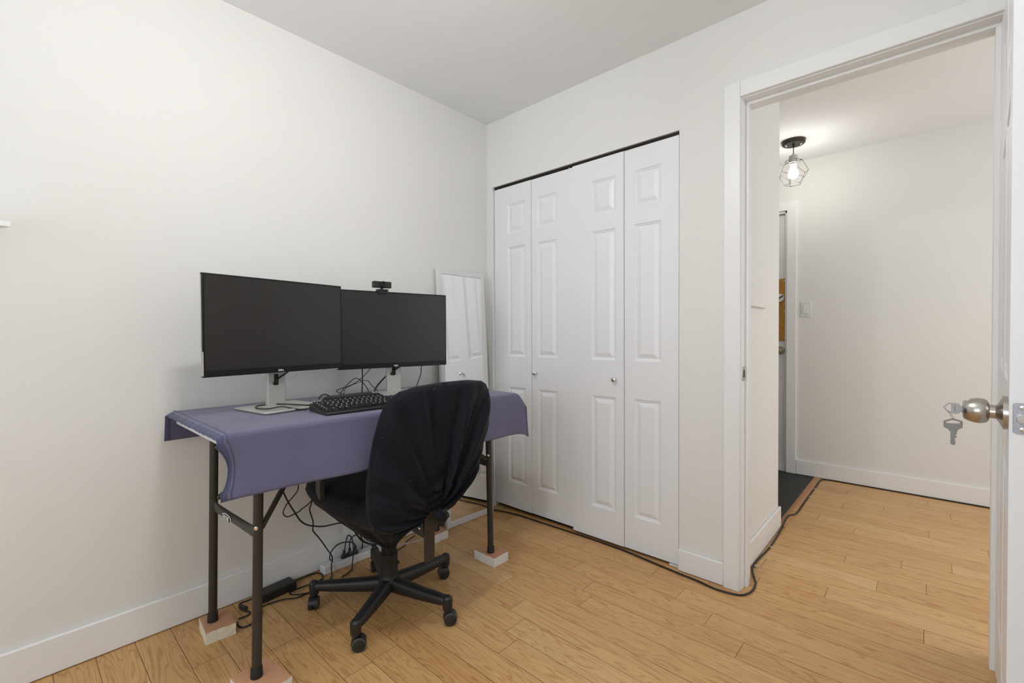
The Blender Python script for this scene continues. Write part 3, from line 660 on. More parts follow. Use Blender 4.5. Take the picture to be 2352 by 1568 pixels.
# ------------------------------------------------------------------ tablecloth
def tablecloth():
    YA, YB = -1.704, -0.382; NU = 150
    # profile across the table: list of (x, z) with arc sampled finely
    prof = []
    zt = TZ+0.0035; r = 0.016
    xb, xf = TX0-0.006, TX1+0.007
    for k in range(9): prof.append((xb-0.004*(1-k/8), 0.712+(zt-r-0.712)*k/8, 'b'))
    for k in range(1, 6): a = PI-PI/2*k/6; prof.append((xb+r+r*math.cos(a), zt-r+r*math.sin(a), 't'))
    for k in range(0, 41): prof.append((xb+r+(xf-xb-2*r)*k/40, zt, 't'))
    for k in range(1, 6): a = PI/2-PI/2*k/6; prof.append((xf-r+r*math.cos(a), zt-r+r*math.sin(a), 't'))
    NF = 22
    for k in range(0, NF+1): prof.append((xf, zt-r-(zt-r-0.640)*k/NF, 'f'))
    rows = []
    for i in range(NU+1):
        u = i/NU; y0 = YA+(YB-YA)*u; row = []
        dl = max(0, TY0-y0); dr = max(0, y0-(TY1-0.02))
        for (x, z, t) in prof:
            y = y0
            if x < 0.20 and y0 > TY1: y = TY1 + (y0-TY1)*max(0.08, (x-0.09)/0.11 if x > 0.09 else 0.08)
            dr = max(0, y-(TY1-0.02))
            if t in 'tb':
                # overhanging ends sag
                sagl = 8.0*dl*dl + 0.30*dl; sagr = 4.2*dr*dr*1.6
                k_ = 1.0 if t == 't' else max(0.0, (z-0.712)/(zt-0.712))
                z2 = z - k_*(min(sagl, 0.035)+min(sagr, 0.060))
                y2 = y + k_*(dl*0.10 - dr*0.25)
                wr = 0.0032*math.sin(x*95+3*math.sin(x*23))*math.exp(-max(0,(y0-TY0))/0.10) if t == 't' else 0
                n = mnoise.noise(Vector((x*7, y*5, 1.7)))*0.0012 if t == 't' else 0
                x2 = x
                if t == 'b': x2 = max(0.020, x + 0.004*math.sin(y*17))
                row.append((x2, y2, z2+(abs(wr)*(1.0)+max(0, n) if t == 't' else 0)))
            else:
                h = (zt-r-z)/(zt-r-0.640)      # 0 top .. 1 hem
                # gentle waves growing to the hem
                wv = h*(0.007*math.sin(y*8.3+0.6)+0.004*math.sin(y*19+1.3)) + 0.010*mnoise.noise(Vector((y*4.5, z*5, 0.4)))*h
                fl = 0.020*h
                wv += 0.004*math.exp(-((y+1.32-0.10*(h-0.8))/0.012)**2)*max(0, h-0.55) + 0.003*math.exp(-((y+1.05)/0.05)**2)*h
                # left end: hem corner pinches in then flares out
                L = math.exp(-max(0, y0-YA)/0.045); Rr = math.exp(-max(0, YB-y0)/0.06)
                pinch = math.sin(min(1, h*1.25)*PI*0.5)
                y2 = y + L*(0.026*math.sin(PI*min(1, h*1.15))**0.8 + 0.012*h - 0.002)
                z2 = z - (min(8.0*dl*dl+0.30*dl, 0.035))*(1-h) - min(4.2*dr*dr*1.6, 0.06)*(1-h)
                x2 = x + wv + fl - L*0.055*h*h*(0.6+0.4*math.sin(h*5)) - 0.020*Rr*h
                z2 += 0.006*math.sin(y*2.2)*h - 0.008*L*h - Rr*0.036*h
                y2 += -Rr*(0.020*(1-h)+0.010*h) 
                row.append((x2, y2, z2))
        rows.append(row)
    n = len(prof); vs = [p for r_ in rows for p in r_]; fs = []; mi = []
    for i in range(NU):
        for j in range(n-1):
            fs.append((i*n+j, (i+1)*n+j, (i+1)*n+j+1, i*n+j+1)); mi.append(1 if (i < 2 or i >= NU-1) else 0)
    me = bpy.data.meshes.new('tablecloth'); me.from_pydata(vs, [], fs); me.materials.append(M_CLOTH); me.materials.append(M_HEM)
    me.polygons.foreach_set('material_index', mi); me.polygons.foreach_set('use_smooth', [True]*len(fs))
    o = bpy.data.objects.new('tablecloth', me); C.objects.link(o)
    so = o.modifiers.new('solid', 'SOLIDIFY'); so.thickness = 0.0018; so.offset = 1
    tag(o, 'slate blue cloth draped over the folding table, longer in front', 'tablecloth')
    # hem seam at both ends
    for idx, off in ((0, 0), (1, 0)):
        pass
    b = MB()
    for i in (3,):
        b.tube([Vector(rows[i][j])+Vector((0.0012 if j > n-NF-2 else 0, 0, 0.0022 if j <= n-NF-2 else 0)) for j in range(9, n)], 0.0009, n=5, smooth=0)
    b.build('hem_seam', M_HEM, o)
    b = MB(); b.tube([Vector(rows[0][j]) for j in range(0, n)], 0.0018, n=6, smooth=0); b.build('hem_edge', M_HEM, o)
    b = MB(); b.tube([Vector(rows[NU][j])+Vector((0.001,0,0)) for j in range(9, n)], 0.0018, n=6, smooth=0); b.build('hem_edge', M_HEM, o)
tablecloth()

# ------------------------------------------------------------------ monitors
def monitor(label, L0, L1, zb, logo_n, col_shift):
    L0 = Vector(L0); L1 = Vector(L1); wd = (L1-L0).normalized(); dn = Vector((wd.y, -wd.x, 0))
    if dn.x < 0: dn = -dn
    W, Hh = 0.532, 0.3459; c = (L0+L1)/2; up = Vector((0,0,1))
    col = c - dn*0.045
    e = thing('monitor', label, 'monitor', (col.x, col.y, 0.822))
    # shell: thin edge, thicker middle at the back
    b = MB(); cz = zb+Hh/2; ctr = Vector((c.x, c.y, cz)) - dn*0.007
    b.obox(ctr, wd, dn, up, W/2, 0.0068, Hh/2); b.build('housing', M_BEZEL, e, bevel=0.0025)
    b = MB()
    R = []
    for d_, sx, sz in ((0.0, 0.47, 0.45), (0.010, 0.455, 0.43), (0.022, 0.30, 0.30), (0.026, 0.28, 0.28)):
        R.append([ctr - dn*(0.0066+d_) + wd*W*sx*i + up*Hh*sz*j for i, j in ((-1,-1),(1,-1),(1,1),(-1,1))])
    b.rings(R); b.build('back_cover', M_BEZEL, e, bevel=0.003)
    b = MB(); b.obox(ctr+dn*0.0072+up*0.008, wd, dn, up, W/2-0.0065, 0.0006, Hh/2-0.0145); b.build('screen', M_SCREEN, e)
    b = MB(); b.obox(ctr+dn*0.0070-wd*(W/2+0.0004)+up*(-Hh/2+0.045), wd, dn, up, 0.0006, 0.006, 0.040); b.obox(ctr-dn*0.0-wd*(W/2+0.0002), wd, dn, up, 0.0005, 0.003, Hh/2-0.006); b.build('side_trim', M_SILVER, e)
    # maker's lettering
    b = MB(); o0 = ctr + dn*0.0072 + up*(-Hh/2+0.0085) - wd*0.0105
    def stroke(p, q, th=0.0011):
        P1 = o0+wd*p[0]*0.001+up*p[1]*0.001; P2 = o0+wd*q[0]*0.001+up*q[1]*0.001; dd = P2-P1
        b.obox((P1+P2)/2, dd, dd.cross(dn), dn, dd.length/2+0.0005, th/2, 0.0004)
    for p, q in (((0,-3),(0,3)),((0,3),(2.4,3)),((2.4,3),(4.2,1.2)),((4.2,1.2),(4.2,-1.2)),((4.2,-1.2),(2.4,-3)),((2.4,-3),(0,-3)),
                 ((6.6,-1.6),(9.6,0.2)),((6.6,0.2),(9.4,2.0)),((6.6,-1.6),(6.0,0.4)),((6.0,0.4),(8.4,3.2)),((7.4,-2.8),(10.2,-0.8)),((6.6,-1.6),(7.4,-2.8)),
                 ((12,3),(12,-3)),((12,-3),(15,-3)),((17,3),(17,-3)),((17,-3),(20,-3))): stroke(p, q, 0.0013)
    b.build('logo', M_PRINT, e)
    b = MB()
    for k in range(5): b.obox(ctr+dn*0.0072+up*(-Hh/2+0.008)+wd*(0.17+0.014*k), wd, dn, up, 0.0012, 0.0003, 0.0006)
    b.build('buttons', M_RING, e)
    # stand
    cc = Vector((col.x, col.y, 0)) + wd*col_shift
    b = MB(); b.obox(cc+Vector((0,0,0.96)), wd, dn, up, 0.035, 0.011, 0.135); cm = b.build('stand_column', M_SILVER, e, bevel=0.005, segs=3)
    b = MB(); b.obox(cc+dn*0.0112+wd*(-0.003)+Vector((0,0,0.928)), wd, dn, up, 0.0085, 0.0012, 0.021); b.build('cable_slot', M_BLACK, cm, bevel=0.001)
    b = MB(); b.obox(cc+dn*0.018+Vector((0,0,cz)), wd, dn, up, 0.05, 0.016, 0.05); b.build('mount', M_PLASTIC, e, bevel=0.004)
    b = MB(); bc = Vector((c.x, c.y, 0.8265)) - dn*0.004
    pts = [(-0.1175,-0.108),(0.1175,-0.108),(0.1175,0.102),(0.105,0.108),(-0.105,0.108),(-0.1175,0.102)]
    b.prism(pts, bc, wd, dn, up, 0.009); b.build('stand_base', M_SILVER, e, bevel=0.0035, segs=3)
    return e, ctr, wd, dn
m1, c1_, w1_, d1_ = monitor('left black widescreen monitor on silver stand, its edge over the other', (0.350, -1.6555, 0), (0.264, -1.1305, 0), 0.957, 0, 0.002)
m2, c2_, w2_, d2_ = monitor('right black widescreen monitor with a webcam clipped on top', (0.245, -1.1395, 0), (0.329, -0.6140, 0), 0.9465, 0, 0.005)
# webcam
wc = Vector((0.302, -0.955, 1.2925)); wy = Vector((0.07, 0.9975, 0)); wn = Vector((0.9975, -0.07, 0)); up = Vector((0,0,1))
wcx = c2_ + up*(0.3459/2) + w2_*(-0.065)
e = thing('webcam', 'black webcam clipped to the top edge of the right monitor', 'webcam', tuple(wcx))
b = MB(); b.obox(wcx+d2_*0.004+up*0.0052, w2_, d2_, up, 0.024, 0.016, 0.0045); b.obox(wcx+d2_*0.013-up*0.004, w2_, d2_, up, 0.022, 0.003, 0.006); b.obox(wcx-d2_*0.026-up*0.012, w2_, d2_, up, 0.014, 0.003, 0.022); b.obox(wcx-d2_*0.018+up*0.001, w2_, d2_, up, 0.014, 0.011, 0.003); b.build('clip', M_PLASTIC, e, bevel=0.0015)
b = MB(); b.cyl(wcx+up*0.006, wcx+up*0.018, 0.007, n=14); b.build('stem', M_PLASTIC, e)
b = MB(); b.obox(wcx+up*0.031, w2_, d2_, up, 0.0425, 0.012, 0.0145); wb_ = b.build('camera_body', M_PLASTIC, e, bevel=0.003)
b = MB(); b.lathe([(0,0),(0.0145,0),(0.0145,0.008),(0.012,0.010),(0.010,0.0085),(0.006,0.008),(0,0.009)], wcx+up*0.031+d2_*0.011, d2_, 24); b.build('lens', M_BEZEL, wb_)
# cables through the stands
def cord(name, pts, r, m, label=None, cat='cable', group=None, parent=None, n=8, smooth=5):
    b = MB(); b.tube(pts, r, n=n, smooth=smooth); o = b.build(name, m, parent); 
    if label: tag(o, label, cat, group)
    return o
for mon, cc_, wd_, dn_ in ((m1, c1_, w1_, d1_), (m2, c2_, w2_, d2_)):
    q = cc_ - dn_*0.035
    b = MB(); z0 = 0.948
    b.tube([q+wd_*0.06+Vector((0,0,0.960-q.z)), q+wd_*0.03+Vector((0,0,0.945-q.z))+dn_*0.008, q+wd_*0.004+Vector((0,0,0.932-q.z))+dn_*0.014, q-wd_*0.012+Vector((0,0,0.916-q.z))+dn_*0.012, q-wd_*0.004+Vector((0,0,0.908-q.z))+dn_*0.004], 0.0032, n=8)
    b.build('stand_cable', M_CORD, mon)

# ------------------------------------------------------------------ keyboard and pouch
KO = Vector((0.445, -1.352, 0.8215)); ky = Vector((0.055, 0.9985, 0)).normalized(); kx = Vector((ky.y, -ky.x, 0)); tl = math.radians(7)
e = thing('keyboard', 'black full size keyboard with white key legends on the blue cloth', 'keyboard', tuple(KO))
kd = (kx*math.cos(tl) - Vector((0,0,1))*math.sin(tl)); kn = kd.cross(ky)
if kn.z < 0: kn = -kn
KB0 = KO + Vector((0,0,0.0265))
def KP(u, v, h): return KB0 + ky*u + kd*v + kn*h     # u along length, v from back to front
b = MB()
KW, KD = 0.445, 0.150
v8 = [KP(0,0,0), KP(KW,0,0), KP(KW,KD,0), KP(0,KD,0)]
lo_ = [Vector((p.x, p.y, 0.8215)) for p in v8]
b.add(lo_+v8, [(0,3,2,1),(4,5,6,7),(0,1,5,4),(1,2,6,5),(2,3,7,6),(3,0,4,7)]); b.build('keyboard_case', M_PLASTIC, e, bevel=0.003)
# one keycap mesh with a legend
def keycap(wk):
    b = MB(); R = []
    for h, ins in ((0, 0), (0.005, 0.0014), (0.0072, 0.0024)):
        R.append([kd*(sy*(0.0082-ins)) + ky*(sx*(wk/2-0.0009-ins)) + kn*h for sx, sy in ((-1,-1),(1,-1),(1,1),(-1,1))])
    b.rings(R); b.cur = 1
    b.obox(kn*0.0074 - ky*(wk/2-0.0068) - kd*0.0022, ky, kd, kn, 0.0020, 0.0017, 0.0003)
    me = b.build('key', [M_KCAP, M_PRINT], bevel=0)
    return me
caps = {}
rows_ = [[1]*14, [1]*13+[2], [1.5]+[1]*12+[1.5], [1.75]+[1]*11+[2.25], [2.25]+[1]*10+[2.75], [1.25,1.25,1.25,5.5,1.25,1.25,1.25,1.25]]
cnt = 0
def put(u, v, wu):
    key = round(wu, 2)
    if key not in caps:
        caps[key] = keycap(0.0190*wu); o = caps[key]
    else:
        o = caps[key].copy(); C.objects.link(o)
    o.parent = e; o.location = KP(u, v, 0.0004) - Vector(e.location)
for r_, row in enumerate(rows_):
    u = 0.008; v = 0.016 + r_*0.0203 + (0.004 if r_ > 0 else 0)
    for wu in row:
        put(u+0.0190*wu/2, v, wu); u += 0.0190*wu
for r_ in (1, 2, 5):
    for q in range(3): put(0.290+0.0190*(q+0.5), 0.020+r_*0.0203, 1)
for r_ in (1, 2, 3, 4):
    for q in range(4): put(0.358+0.0190*(q+0.5), 0.020+r_*0.0203, 1)

def pouch():
    b = MB(); R = []
    cx_, cy_ = 0.385, -1.140
    for z, ins in ((0.8215, 0.004), (0.826, 0.0), (0.846, 0.002), (0.853, 0.008), (0.856, 0.020)):
        ring_ = []
        for x, y in rrect(0.092-2*ins, 0.226-2*ins, 0.014):
            n = mnoise.noise(Vector((x*18, y*18, z*30)))*0.004
            yy = cy_+y+(x*0.15); ring_.append((cx_+x+n, yy+n, z + (n*0.8 if z > 0.84 else 0) - (0.008 if y > 0.09 and z > 0.84 else 0)))
        R.append(ring_)
    b.rings(R); o = b.build('pouch', M_POUCH, angle=60); tag(o, 'flat black cloth pouch lying behind the keyboard', 'pouch')
pouch()

# ------------------------------------------------------------------ cables on and behind the desk
DG = 'black cables above the desk'
cord('keyboard_cable', [(0.452,-1.30,0.836),(0.40,-1.325,0.834),(0.341,-1.356,0.8345),(0.278,-1.392,0.8345),(0.256,-1.434,0.8345),(0.272,-1.47,0.8345),(0.33,-1.484,0.8345),(0.372,-1.465,0.835),(0.378,-1.42,0.838),(0.41,-1.385,0.829),(0.44,-1.362,0.826)], 0.0024, M_CORD, 'black keyboard cable looped over the left monitor base')
cord('cable', [(0.16,-0.978,0.96),(0.16,-0.977,0.91),(0.16,-0.978,0.869),(0.16,-0.981,0.826)], 0.0026, M_CORD, 'straight black cable hanging upright between the two monitor stands', group=DG)
cord('cable', [(0.16,-0.915,0.955),(0.16,-0.936,0.937),(0.16,-0.962,0.912),(0.16,-0.992,0.889),(0.16,-1.021,0.873),(0.16,-1.053,0.863),(0.16,-1.085,0.856),(0.16,-1.104,0.848),(0.165,-1.089,0.837),(0.20,-1.08,0.828)], 0.0017, M_CORD, 'thin black cable slanting from the right monitor down to the pouch', group=DG)
cord('cable', [(0.165,-1.09,0.828),(0.15,-1.067,0.852),(0.15,-1.041,0.876),(0.15,-1.015,0.894),(0.15,-0.997,0.895),(0.15,-0.979,0.883),(0.15,-0.957,0.858),(0.15,-0.943,0.838),(0.15,-0.941,0.826)], 0.0018, M_CORD, 'thin black cable arching highest behind the pouch', group=DG)
cord('cable', [(0.16,-1.07,0.827),(0.14,-1.054,0.85),(0.14,-1.025,0.864),(0.14,-0.987,0.875),(0.14,-0.96,0.881),(0.14,-0.939,0.880),(0.145,-0.923,0.859),(0.15,-0.900,0.836),(0.16,-0.885,0.8275),(0.20,-0.84,0.8275)], 0.0015, M_CORD, 'thin black cable bent in a peak left of the right stand', group=DG)
cord('cable', [(0.22,-1.212,0.828),(0.22,-1.201,0.843),(0.22,-1.187,0.846),(0.22,-1.174,0.842),(0.225,-1.158,0.828)], 0.0026, M_CORD, 'short black cable hump at the left end of the pouch', group=DG)
cord('cable', [(0.19,-0.935,0.830),(0.17,-0.91,0.85),(0.165,-0.885,0.872),(0.165,-0.84,0.91)], 0.0036, M_CORD, 'thick black cable slanting up behind the right stand', group=DG)
cord('cable', [(0.10,-0.590,0.95),(0.10,-0.599,0.918),(0.10,-0.602,0.888),(0.10,-0.620,0.845),(0.10,-0.63,0.825)], 0.0022, M_CORD, 'black cable curving down from the right end of the right monitor', group=DG)

UG = 'black cables under the table'
cord('cable', [(0.06,-1.31,0.70),(0.06,-1.312,0.52),(0.06,-1.304,0.451),(0.06,-1.291,0.409),(0.06,-1.275,0.371),(0.06,-1.247,0.317),(0.06,-1.226,0.279),(0.06,-1.2,0.253),(0.06,-1.165,0.235),(0.06,-1.124,0.221),(0.06,-1.082,0.216),(0.06,-1.038,0.21),(0.06,-1.002,0.192),(0.06,-0.977,0.165),(0.06,-0.963,0.136),(0.06,-0.948,0.115),(0.06,-0.913,0.078),(0.06,-0.871,0.052),(0.06,-0.82,0.045)], 0.0034, M_CORD, 'thick black cable sweeping under the table towards the chair column', group=UG)
cord('cable', [(0.075,-1.20,0.60),(0.075,-1.235,0.47),(0.075,-1.242,0.421),(0.075,-1.264,0.396),(0.075,-1.288,0.373),(0.075,-1.302,0.349),(0.075,-1.302,0.332),(0.075,-1.288,0.318),(0.075,-1.268,0.319),(0.075,-1.240,0.325),(0.075,-1.225,0.334),(0.075,-1.19,0.352),(0.075,-1.165,0.39),(0.075,-1.15,0.47)], 0.0026, M_CORD, 'thin black cable hanging in a small loop left of the chair', group=UG)
cord('cable', [(0.06,-1.162,0.48),(0.05,-1.169,0.352),(0.05,-1.180,0.314),(0.05,-1.173,0.282),(0.05,-1.165,0.252),(0.05,-1.167,0.217),(0.05,-1.161,0.203),(0.05,-1.141,0.173),(0.05,-1.12,0.138),(0.07,-1.104,0.102),(0.085,-1.097,0.085),(0.085,-1.094,0.062),(0.085,-1.098,0.045),(0.088,-1.100,0.028),(0.10,-1.105,0.006),(0.127,-1.123,0.005),(0.16,-1.16,0.005)], 0.0030, M_CORD, 'black cable dropping straight past the power strip to the floor', group=UG)
cord('cable', [(0.085,-1.095,0.062),(0.07,-1.098,0.060),(0.058,-1.093,0.068),(0.055,-1.087,0.084),(0.055,-1.072,0.1),(0.055,-1.05,0.111),(0.055,-1.016,0.11),(0.055,-0.982,0.097),(0.055,-0.966,0.082),(0.055,-0.962,0.070)], 0.0028, M_CORD, 'black cable arcing over the power strip to its right plug', group=UG)
cord('cable', [(0.055,-1.02,0.069),(0.055,-1.012,0.107),(0.055,-1.003,0.134),(0.055,-0.994,0.135),(0.058,-0.982,0.118),(0.075,-0.985,0.084),(0.086,-0.992,0.041),(0.092,-1.000,0.012),(0.122,-1.018,0.005),(0.14,-1.045,0.005),(0.154,-1.084,0.005)], 0.0027, M_CORD, 'black cable looping up from the left plug and over the strip front', group=UG)
cord('cable', [(0.055,-0.992,0.068),(0.055,-0.992,0.1),(0.055,-0.982,0.12),(0.055,-0.959,0.126),(0.055,-0.928,0.122),(0.055,-0.9,0.112),(0.055,-0.863,0.083),(0.055,-0.826,0.045)], 0.0027, M_CORD, 'black cable bowing from the middle plug up and over to the right', group=UG)
cord('cable', [(0.075,-1.00,0.40),(0.07,-0.985,0.22),(0.07,-0.972,0.151),(0.07,-0.956,0.12),(0.07,-0.932,0.089),(0.07,-0.885,0.058),(0.07,-0.835,0.045)], 0.0028, M_CORD, 'lower of two black cables crossing behind the chair column', group=UG)
cord('cable', [(0.04,-0.97,0.40),(0.03,-0.955,0.21),(0.03,-0.942,0.152),(0.03,-0.933,0.128),(0.028,-0.914,0.088),(0.026,-0.908,0.064),(0.025,-0.912,0.035),(0.023,-0.925,0.008)], 0.0027, M_CORD, 'black cable hooking down behind the right end of the power strip', group=UG)
cord('cable', [(0.066,-0.99,0.40),(0.065,-0.975,0.21),(0.065,-0.957,0.145),(0.065,-0.936,0.121),(0.065,-0.906,0.087),(0.065,-0.869,0.062),(0.065,-0.827,0.048)], 0.0028, M_CORD, 'upper of two black cables crossing behind the chair column', group=UG)
FG = 'black cables on the floor under the table'
cord('adapter_cable', [(0.052,-1.262,0.018),(0.040,-1.235,0.010),(0.030,-1.205,0.005),(0.030,-1.165,0.005),(0.040,-1.140,0.005),(0.075,-1.137,0.005),(0.103,-1.152,0.005),(0.107,-1.204,0.005),(0.103,-1.253,0.005),(0.105,-1.291,0.005),(0.13,-1.294,0.005),(0.157,-1.264,0.005),(0.178,-1.222,0.005)], 0.0030, M_CORD, 'black lead curling from the right end of the power adapter', group=FG)
cord('adapter_cable', [(0.185,-1.215,0.005),(0.17,-1.246,0.005),(0.169,-1.291,0.005),(0.14,-1.333,0.005),(0.128,-1.384,0.005),(0.129,-1.41,0.005),(0.135,-1.425,0.005),(0.169,-1.424,0.005),(0.198,-1.446,0.005),(0.216,-1.476,0.005),(0.219,-1.5,0.005),(0.200,-1.514,0.005),(0.165,-1.510,0.005)], 0.0030, M_CORD, 'black lead on the floor curving between the two left table legs', group=FG)
cord('adapter_cable', [(0.058,-1.408,0.018),(0.045,-1.425,0.008),(0.036,-1.457,0.004),(0.054,-1.470,0.006),(0.086,-1.474,0.008),(0.114,-1.463,0.007),(0.136,-1.455,0.004),(0.146,-1.470,0.004),(0.145,-1.50,0.004)], 0.0030, M_CORD, 'black lead with a ferrite bead left of the power adapter', group=FG)
b = MB(); b.lathe([(0,0),(0.006,0),(0.0085,0.003),(0.0085,0.033),(0.006,0.036),(0,0.036)], (0.070, -1.470, 0.0095), (0.93, 0.30, 0.0), 16); o = b.build('ferrite_bead', M_PLASTIC); tag(o, 'black ferrite bead on the lead left of the power adapter', 'ferrite bead')
cord('white_cable', [(0.085,-0.84,0.02),(0.094,-0.80,0.035),(0.12,-0.770,0.035),(0.135,-0.75,0.033),(0.143,-0.712,0.03),(0.148,-0.674,0.025),(0.140,-0.634,0.02),(0.13,-0.600,0.012),(0.062,-0.58,0.005)], 0.0034, M_WCORD, 'white cable curving over the floor behind the chair column')
cord('cable', [(0.105,-0.80,0.004),(0.114,-0.745,0.004),(0.097,-0.708,0.004),(0.074,-0.686,0.004),(0.055,-0.646,0.004),(0.045,-0.607,0.004)], 0.0025, M_CORD, 'black cable on the floor beneath the white cable', group=FG)
cord('floor_cable', [(0.040,-0.30,0.005),(0.05,-0.16,0.005),(0.062,-0.115,0.005),(0.10,-0.073,0.005),(0.123,-0.060,0.005),(0.178,-0.040,0.005),(0.303,-0.020,0.005),(0.469,-0.016,0.005),(0.646,-0.010,0.005),(0.837,-0.006,0.005),(0.984,-0.010,0.005),(1.095,-0.022,0.005),(1.21,-0.036,0.005),(1.274,-0.043,0.005),(1.355,-0.05,0.005),(1.436,-0.064,0.005),(1.503,-0.056,0.005),(1.540,-0.036,0.005),(1.560,0.017,0.005),(1.556,0.094,0.005),(1.529,0.165,0.005),(1.509,0.227,0.005),(1.505,0.30,0.005),(1.508,0.382,0.005),(1.515,0.510,0.005),(1.512,0.70,0.005),(1.508,0.83,0.010),(1.500,0.968,0.0155),(1.508,1.044,0.014),(1.524,1.126,0.005),(1.524,1.388,0.005),(1.523,1.789,0.005),(1.526,1.960,0.005),(1.56,2.004,0.005),(1.718,2.011,0.005),(2.433,2.011,0.005),(3.6,2.011,0.005)], 0.0042, M_DCORD, 'long dark cable along the closet, around the door jamb into the hall')
for x, y, wh in ((1.516, 1.085, 'beside the threshold, nearest its near end'), (1.529, 1.50, 'halfway along the threshold'), (1.524, 1.70, 'near the far end of the threshold'), (1.516, 0.52, 'midway along the hall side baseboard'), (1.514, 0.26, 'just past the door jamb')):
    b = MB(); b.obox((x+0.001, y, 0.0055), (1,0,0), (0,1,0), (0,0,1), 0.0065, 0.0022, 0.0045); o = b.build('cable_clip', M_WHITEP, bevel=0.0006)
    tag(o, 'tiny white clip on the floor cable '+wh, 'cable clip', 'white clips on the hall floor cable')

# power strip, plugs, adapter
e = thing('power_strip', 'white power strip on the floor against the baseboard', 'power strip', (0.05, -0.97, 0))
b = MB(); b.box(0.030, 0.076, -1.128, -0.78, 0.0005, 0.036); b.build('strip_body', M_WHITEP, e, bevel=0.004, segs=3)
for k in range(6):
    y = -1.082+k*0.034
    b = MB(); b.box(0.040, 0.066, y-0.011, y+0.011, 0.0362, 0.0372); b.build('outlet', M_WHITEP, e, bevel=0.0003)
b = MB(); b.box(0.044, 0.062, -0.872, -0.852, 0.036, 0.040); b.build('rocker_switch', M_BLACK, e, bevel=0.001)
for (y, lab) in ((-1.021, 'left'), (-0.992, 'middle'), (-0.963, 'right')):
    b = MB(); R = []
    for z, hx_, hy_ in ((0.0374, 0.011, 0.0125), (0.046, 0.0115, 0.0125), (0.054, 0.008, 0.0085), (0.060, 0.005, 0.0055), (0.074, 0.0045, 0.0045)):
        R.append([(0.054+px_*1.0, y+py_, z) for px_, py_ in rrect(2*hx_, 2*hy_, min(hx_, hy_)*0.4, 3)])
    b.rings(R); o = b.build('plug', M_PLASTIC); tag(o, lab+' of the three black plugs standing in the white power strip', 'plug', 'plugs in the power strip')
e = thing('power_adapter', 'black power adapter brick on the floor by the baseboard', 'power adapter', (0.07, -1.335, 0))
dd = Vector((-0.10, 0.99, 0)).normalized(); b = MB(); b.obox((0.067, -1.335, 0.0175), dd, Vector((dd.y, -dd.x, 0)), (0,0,1), 0.076, 0.032, 0.017); b.build('adapter_body', M_PLASTIC, e, bevel=0.004, segs=3)

# ------------------------------------------------------------------ office chair
HC = Vector((0.487, -1.052, 0))
ch = thing('office_chair', 'black swivel office chair under a gathered black cloth cover, pushed to the table', 'chair', tuple(HC))
cast = [(0.284,-1.268),(0.640,-1.284),(0.766,-0.978),(0.500,-0.768),(0.205,-0.948)]
b = MB()
b.lathe([(0,0.062),(0.030,0.062),(0.044,0.075),(0.046,0.105),(0.037,0.118),(0.0345,0.130),(0.0345,0.205),(0.0355,0.207),(0.0355,0.212),(0.030,0.2125),(0.0,0.2125)], HC, (0,0,1), 32); b.build('column_cover', M_PLASTIC, ch)
b = MB(); b.cyl(HC+Vector((0,0,0.2125)), HC+Vector((0,0,0.242)), 0.030, n=28); b.cyl(HC+Vector((0,0,0.10)), HC+Vector((0,0,0.40)), 0.0225, n=20); b.build('gas_column', M_BEZEL, ch)
b = MB(); b.lathe([(0,0),(0.006,0),(0.006,0.006),(0,0.007)], HC+Vector((0.022,0.027,0.168)), (0.6,0.8,0), 14); b.build('column_knob', M_PLASTIC, ch)
for (x, y) in cast:
    d = Vector((x, y, 0))-HC; Lh = d.length; dn_ = d.normalized(); sv = Vector((-dn_.y, dn_.x, 0))
    b = MB(); R = []
    N = 16
    for k in range(N+1):
        t = k/N; rad = 0.028+(Lh+0.004-0.028)*t
        zc = 0.088 + 0.001*t - 0.002*math.sin(t*PI); hw = 0.028-0.0085*t; hh = 0.030-0.0125*t
        if k >= N-2: q = (k-(N-2))/2; hh *= (1-0.25*q*q); hw *= (1-0.20*q*q)
        R.append([HC+dn_*rad+sv*hw*math.copysign(abs(math.cos(a))**0.75, math.cos(a))+Vector((0,0,zc+hh*math.copysign(abs(math.sin(a))**0.75, math.sin(a)))) for a in [2*PI*j/16+0.001 for j in range(16)]])
    b.rings(R); arm = b.build('base_arm', M_PLASTIC, ch, angle=50)
    b = MB(); b.lathe([(0,0),(0.0165,0),(0.0185,0.004),(0.0190,0.026),(0.0195,0.034),(0.0185,0.045),(0.012,0.052),(0,0.054)], (x,y,0.056), (0,0,1), 20); b.build('arm_socket', M_PLASTIC, arm)
